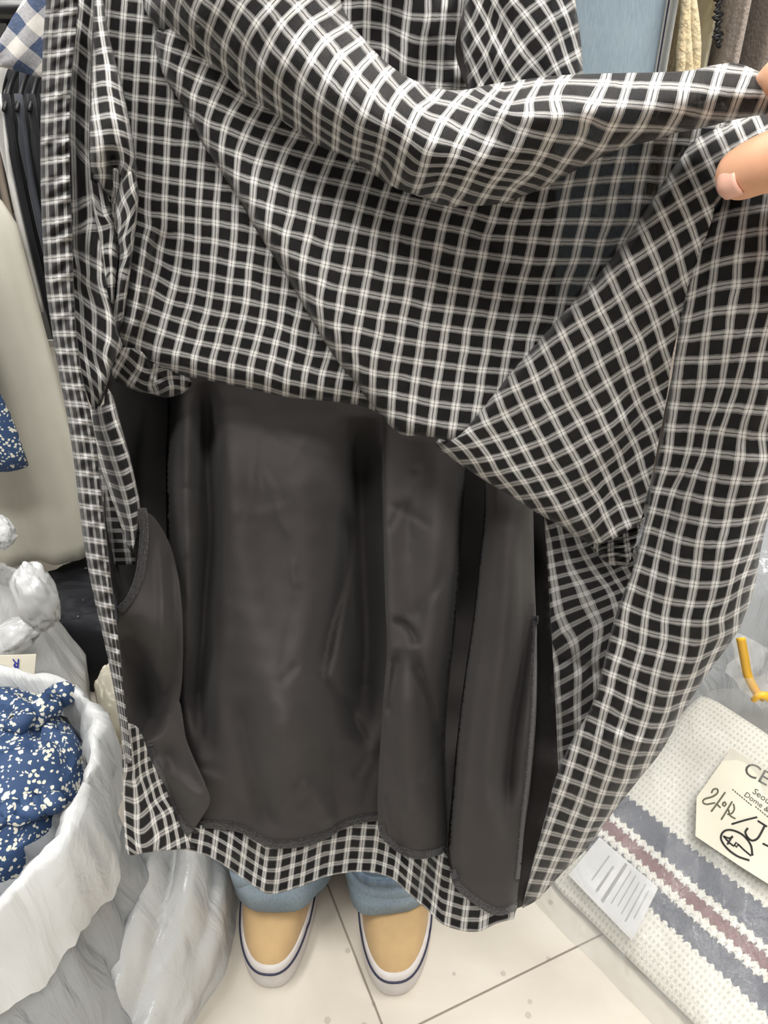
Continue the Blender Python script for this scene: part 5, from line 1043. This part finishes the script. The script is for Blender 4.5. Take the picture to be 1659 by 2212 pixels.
# clear bag around the sweater, gathered to a yellow ribbon
cb = thing('clear_plastic_bag', 'clear plastic bag with yellow ribbon tie holding the striped sweater', 'bag', (.42, .62, 0))
K = vy(1652, 1520, .72); ns, ntt = 80, 90; VS, FS = [], []
for i in range(ns + 1):
    u = i / ns
    for j in range(ntt + 1):
        v = j / ntt; s_ = -.055 + .56 * u; t_ = -.065 + .50 * v
        edge = min(u, 1 - u) / .12; fe = v / .14; lift = .030 * min(1, max(0, edge)) ** .5 * min(1, max(0, fe)) ** .5
        wr = .010 * fbm((s_ * 5, t_ * 5, 1), 2.0, 6) + .006 * math.sin(s_ * 60 + 30 * t_ + 3 * fbm((s_ * 3, t_ * 3, 0), 2, 1)) * (.3 + v)
        p = O_ + A_ * s_ + B_ * t_ + N_ * (lift + wr * min(1, max(0, edge)) + (1 - min(1, edge)) * -.03)
        g = max(0, (v - .62) / .38); g = g * g * (3 - 2 * g)
        tgt = K + A_ * (u - .5) * .05; p = p.lerp(tgt, g); p.z = max(p.z, .0025); VS.append(tuple(p))
for i in range(ns):
    for j in range(ntt):
        a = i * (ntt + 1) + j; FS.append((a, a + ntt + 1, a + ntt + 2, a + 1))
from_data('bag_film', VS, FS, M_CLEAR, cb)
fan = []
for k in range(4):
    ring = []
    for j in range(40):
        a = 2 * PI * j / 40; r = (.012, .022, .045, .062)[k] * (1 + .35 * math.sin(5 * a + k)); ring.append(tuple(K + Vector((r * math.cos(a), r * .7 * math.sin(a), (0, .02, .055, .085)[k] + .012 * math.sin(3 * a) * k / 3))))
    fan.append(ring)
V2, F2 = loft(fan, True, False, False); from_data('bag_top', V2, F2, M_CLEAR, cb)
M_RIBBON = plain('yellow_ribbon', (.80, .45, .03), .4)
def flat_ribbon(name, pts, w, mat, parent):
    c = catmull([tuple(p) for p in pts], .006); R = []
    for i in range(len(c)):
        d = c[min(i + 1, len(c) - 1)] - c[max(i - 1, 0)]; d /= np.linalg.norm(d) + 1e-9; v = np.array([0, 0, CAMZ]) - c[i]; v /= np.linalg.norm(v); sde = np.cross(d, v); sde /= np.linalg.norm(sde); up = np.cross(sde, d)
        R.append([c[i] - sde * w, c[i] - up * .0006, c[i] + sde * w, c[i] + up * .0006])
    V2, F2 = loft(R); return from_data(name, V2, F2, mat, parent)
flat_ribbon('ribbon_tie', [vy(1600, 1378, .70), vy(1608, 1420, .705), vy(1616, 1460, .71), (vy(1636, 1498, .708)), vy(1652, 1508, .706)], .0055, M_RIBBON, cb)
tube('ribbon_knot', [tuple(vy(1628, 1512, .706)), tuple(vy(1640, 1502, .702)), tuple(vy(1655, 1503, .702)), tuple(vy(1668, 1515, .706))], [.004, .005, .006, .004], M_RIBBON, cb, 8, .004)
# frosted bag behind
fb = thing('frosted_plastic_bag', 'large frosted plastic bag standing behind the clear bag at right', 'bag', (.62, 1.02, 0))
rg = bag_body('bag_body', .62, 1.08, .215, .18, .36, M_BAG_GREY, fb, 9.0, 12, .08, (.95, 1.05, .80), nz=26, na=100)
capr = [[(.62 + (p[0] - .62) * k, 1.08 + (p[1] - 1.08) * k, .36 + dz) for p in rg[-1]] for k, dz in ((.8, .03), (.5, .055), (.2, .065), (.02, .068))]
VS, FS = loft(rg + capr); from_data('bag_body', VS, FS, M_BAG_GREY, fb)
# grey bin behind it
gb = thing('storage_bin', 'grey storage bin behind the frosted bag at the right edge', 'bin', (.85, 1.45, 0))
M_BIN = plain('grey_bin_plastic', (.22, .22, .215), .5); M_BIN_D = plain('dark_grey_lid', (.07, .07, .07), .5)
box('bin_body', .52, 1.2, 1.32, 1.72, 0, .30, M_BIN, gb, .01); box('bin_lid', .51, 1.21, 1.31, 1.73, .30, .34, M_BIN_D, gb, .008)
# tag card on the clear bag
tg = thing('paper_tag', 'cream paper tag with print and black handwriting on the clear bag', 'tag', tuple(st(1580, 1750, .04)))
LF = .040
cs = [st(1580, 1616, LF), st(1505, 1722, LF), st(1502, 1806, LF), st(1600, 1872, LF), st(1700, 1935, LF), st(1760, 1850, LF), st(1760, 1735, LF), st(1670, 1672, LF)]
V2 = [tuple(p) for p in cs] + [tuple(p - N_ * .0012) for p in cs]; n = len(cs)
from_data('tag_card', V2, [tuple(range(n)), tuple(range(n, 2 * n))[::-1]] + [(i, n + i, n + (i + 1) % n, (i + 1) % n) for i in range(n)], M_PAPER, tg, False)
LT = LF + .0004
text_mesh('tag_lettering', 'CELLO', .030, st(1602, 1668, LT), (A_ + B_ * .12).normalized(), (B_ - A_ * .12).normalized(), M_PRINT, tg)
text_mesh('tag_lettering', 'Seoul', .0125, st(1624, 1712, LT), A_, B_, M_PRINT, tg)
text_mesh('tag_lettering', 'Dome & Clear', .0105, st(1606, 1718, LT), A_, B_, M_PRINT, tg)
zt = Zm(1459, 1560, 3.735)
def pen(pts, r=.0011, mat=None, nm='handwriting'):
    tube(nm, [tuple(st(*zt(x, y), LT + .0004)) for x, y in pts], r, mat or M_INK, tg, 5, .0025)
M_INK2 = plain('faded_olive_ink', (.10, .10, .06), .6)
pen([(292, 570), (308, 540), (340, 540), (340, 570), (300, 600), (235, 620), (222, 645), (250, 662), (320, 650)], mat=M_INK2)
pen([(402, 565), (345, 645), (290, 720)], mat=M_INK2); pen([(330, 655), (365, 690)], mat=M_INK2); pen([(385, 650), (400, 642), (410, 660), (395, 678), (382, 668), (385, 650)], mat=M_INK2); pen([(458, 640), (410, 720), (370, 785)], mat=M_INK2)
pen([(470, 660), (476, 700), (455, 735), (420, 742)], mat=M_INK2); pen([(430, 705), (440, 750), (485, 778)], mat=M_INK2)
pen([(455, 822), (560, 790), (660, 765)], .0013); pen([(665, 795), (740, 842)], .0013); pen([(722, 832), (690, 895), (660, 940), (620, 955), (585, 930), (565, 885), (585, 855)], .0014)
pen([(622, 1075), (608, 990), (545, 910), (455, 870), (390, 882), (368, 940), (415, 1015), (500, 1080), (598, 1115)], .0013)
pen([(460, 918), (420, 985)], .0012); pen([(388, 918), (440, 975), (475, 1000)], .0012); pen([(388, 918), (430, 935), (465, 925)], .0012); pen([(478, 990), (490, 970), (508, 985), (492, 1008), (478, 990)], .001); pen([(508, 985), (560, 1035), (612, 1078)], .0012); pen([(705, 978), (760, 1005)], .0013)
for k in range(9): pen([(462 + k * 18, 540 + k * 15), (470 + k * 18, 552 + k * 15)], .0007, M_PRINT, 'fine_print')
for k in range(6): pen([(648 + k * 18, 678 + k * 15), (654 + k * 18, 690 + k * 15)], .0007, M_PRINT, 'fine_print')
# printed label sheet under the film
ls = thing('label_sheet', 'white printed care sheet with grey bars at the clear bag corner', 'label', tuple(st(1330, 1920, .03)))
cs = [st(1295, 1808, .030), st(1228, 1890, .022), st(1365, 2032, .026), st(1422, 1918, .032)]
V2 = [tuple(p) for p in cs] + [tuple(p - N_ * .001) for p in cs]; M_SHEET = fabric('white_paper', (.70, .70, .70), scale=8, bscale=300, bstr=.03, sheen=0)
from_data('sheet', V2, [(0, 1, 2, 3), (7, 6, 5, 4), (0, 4, 5, 1), (1, 5, 6, 2), (2, 6, 7, 3), (3, 7, 4, 0)], M_SHEET, ls, False); M_BAR = plain('grey_print_bar', (.36, .36, .36), .7)
def onsheet(u, v): return (cs[0].lerp(cs[3], u)).lerp(cs[1].lerp(cs[2], u), v) + N_ * .0006
for u, v0, v1, w in ((.26, .15, .75, .010), (.38, .25, .85, .016), (.50, .05, .9, .022), (.60, .1, .8, .008), (.68, .1, .75, .008), (.76, .15, .8, .008), (.84, .1, .85, .010), (.91, .15, .7, .008)):
    V2 = [tuple(onsheet(u - w, v0)), tuple(onsheet(u - w, v1)), tuple(onsheet(u + w, v1)), tuple(onsheet(u + w, v0))]; from_data('print_bar', V2, [(0, 1, 2, 3)], M_BAR, ls, False)
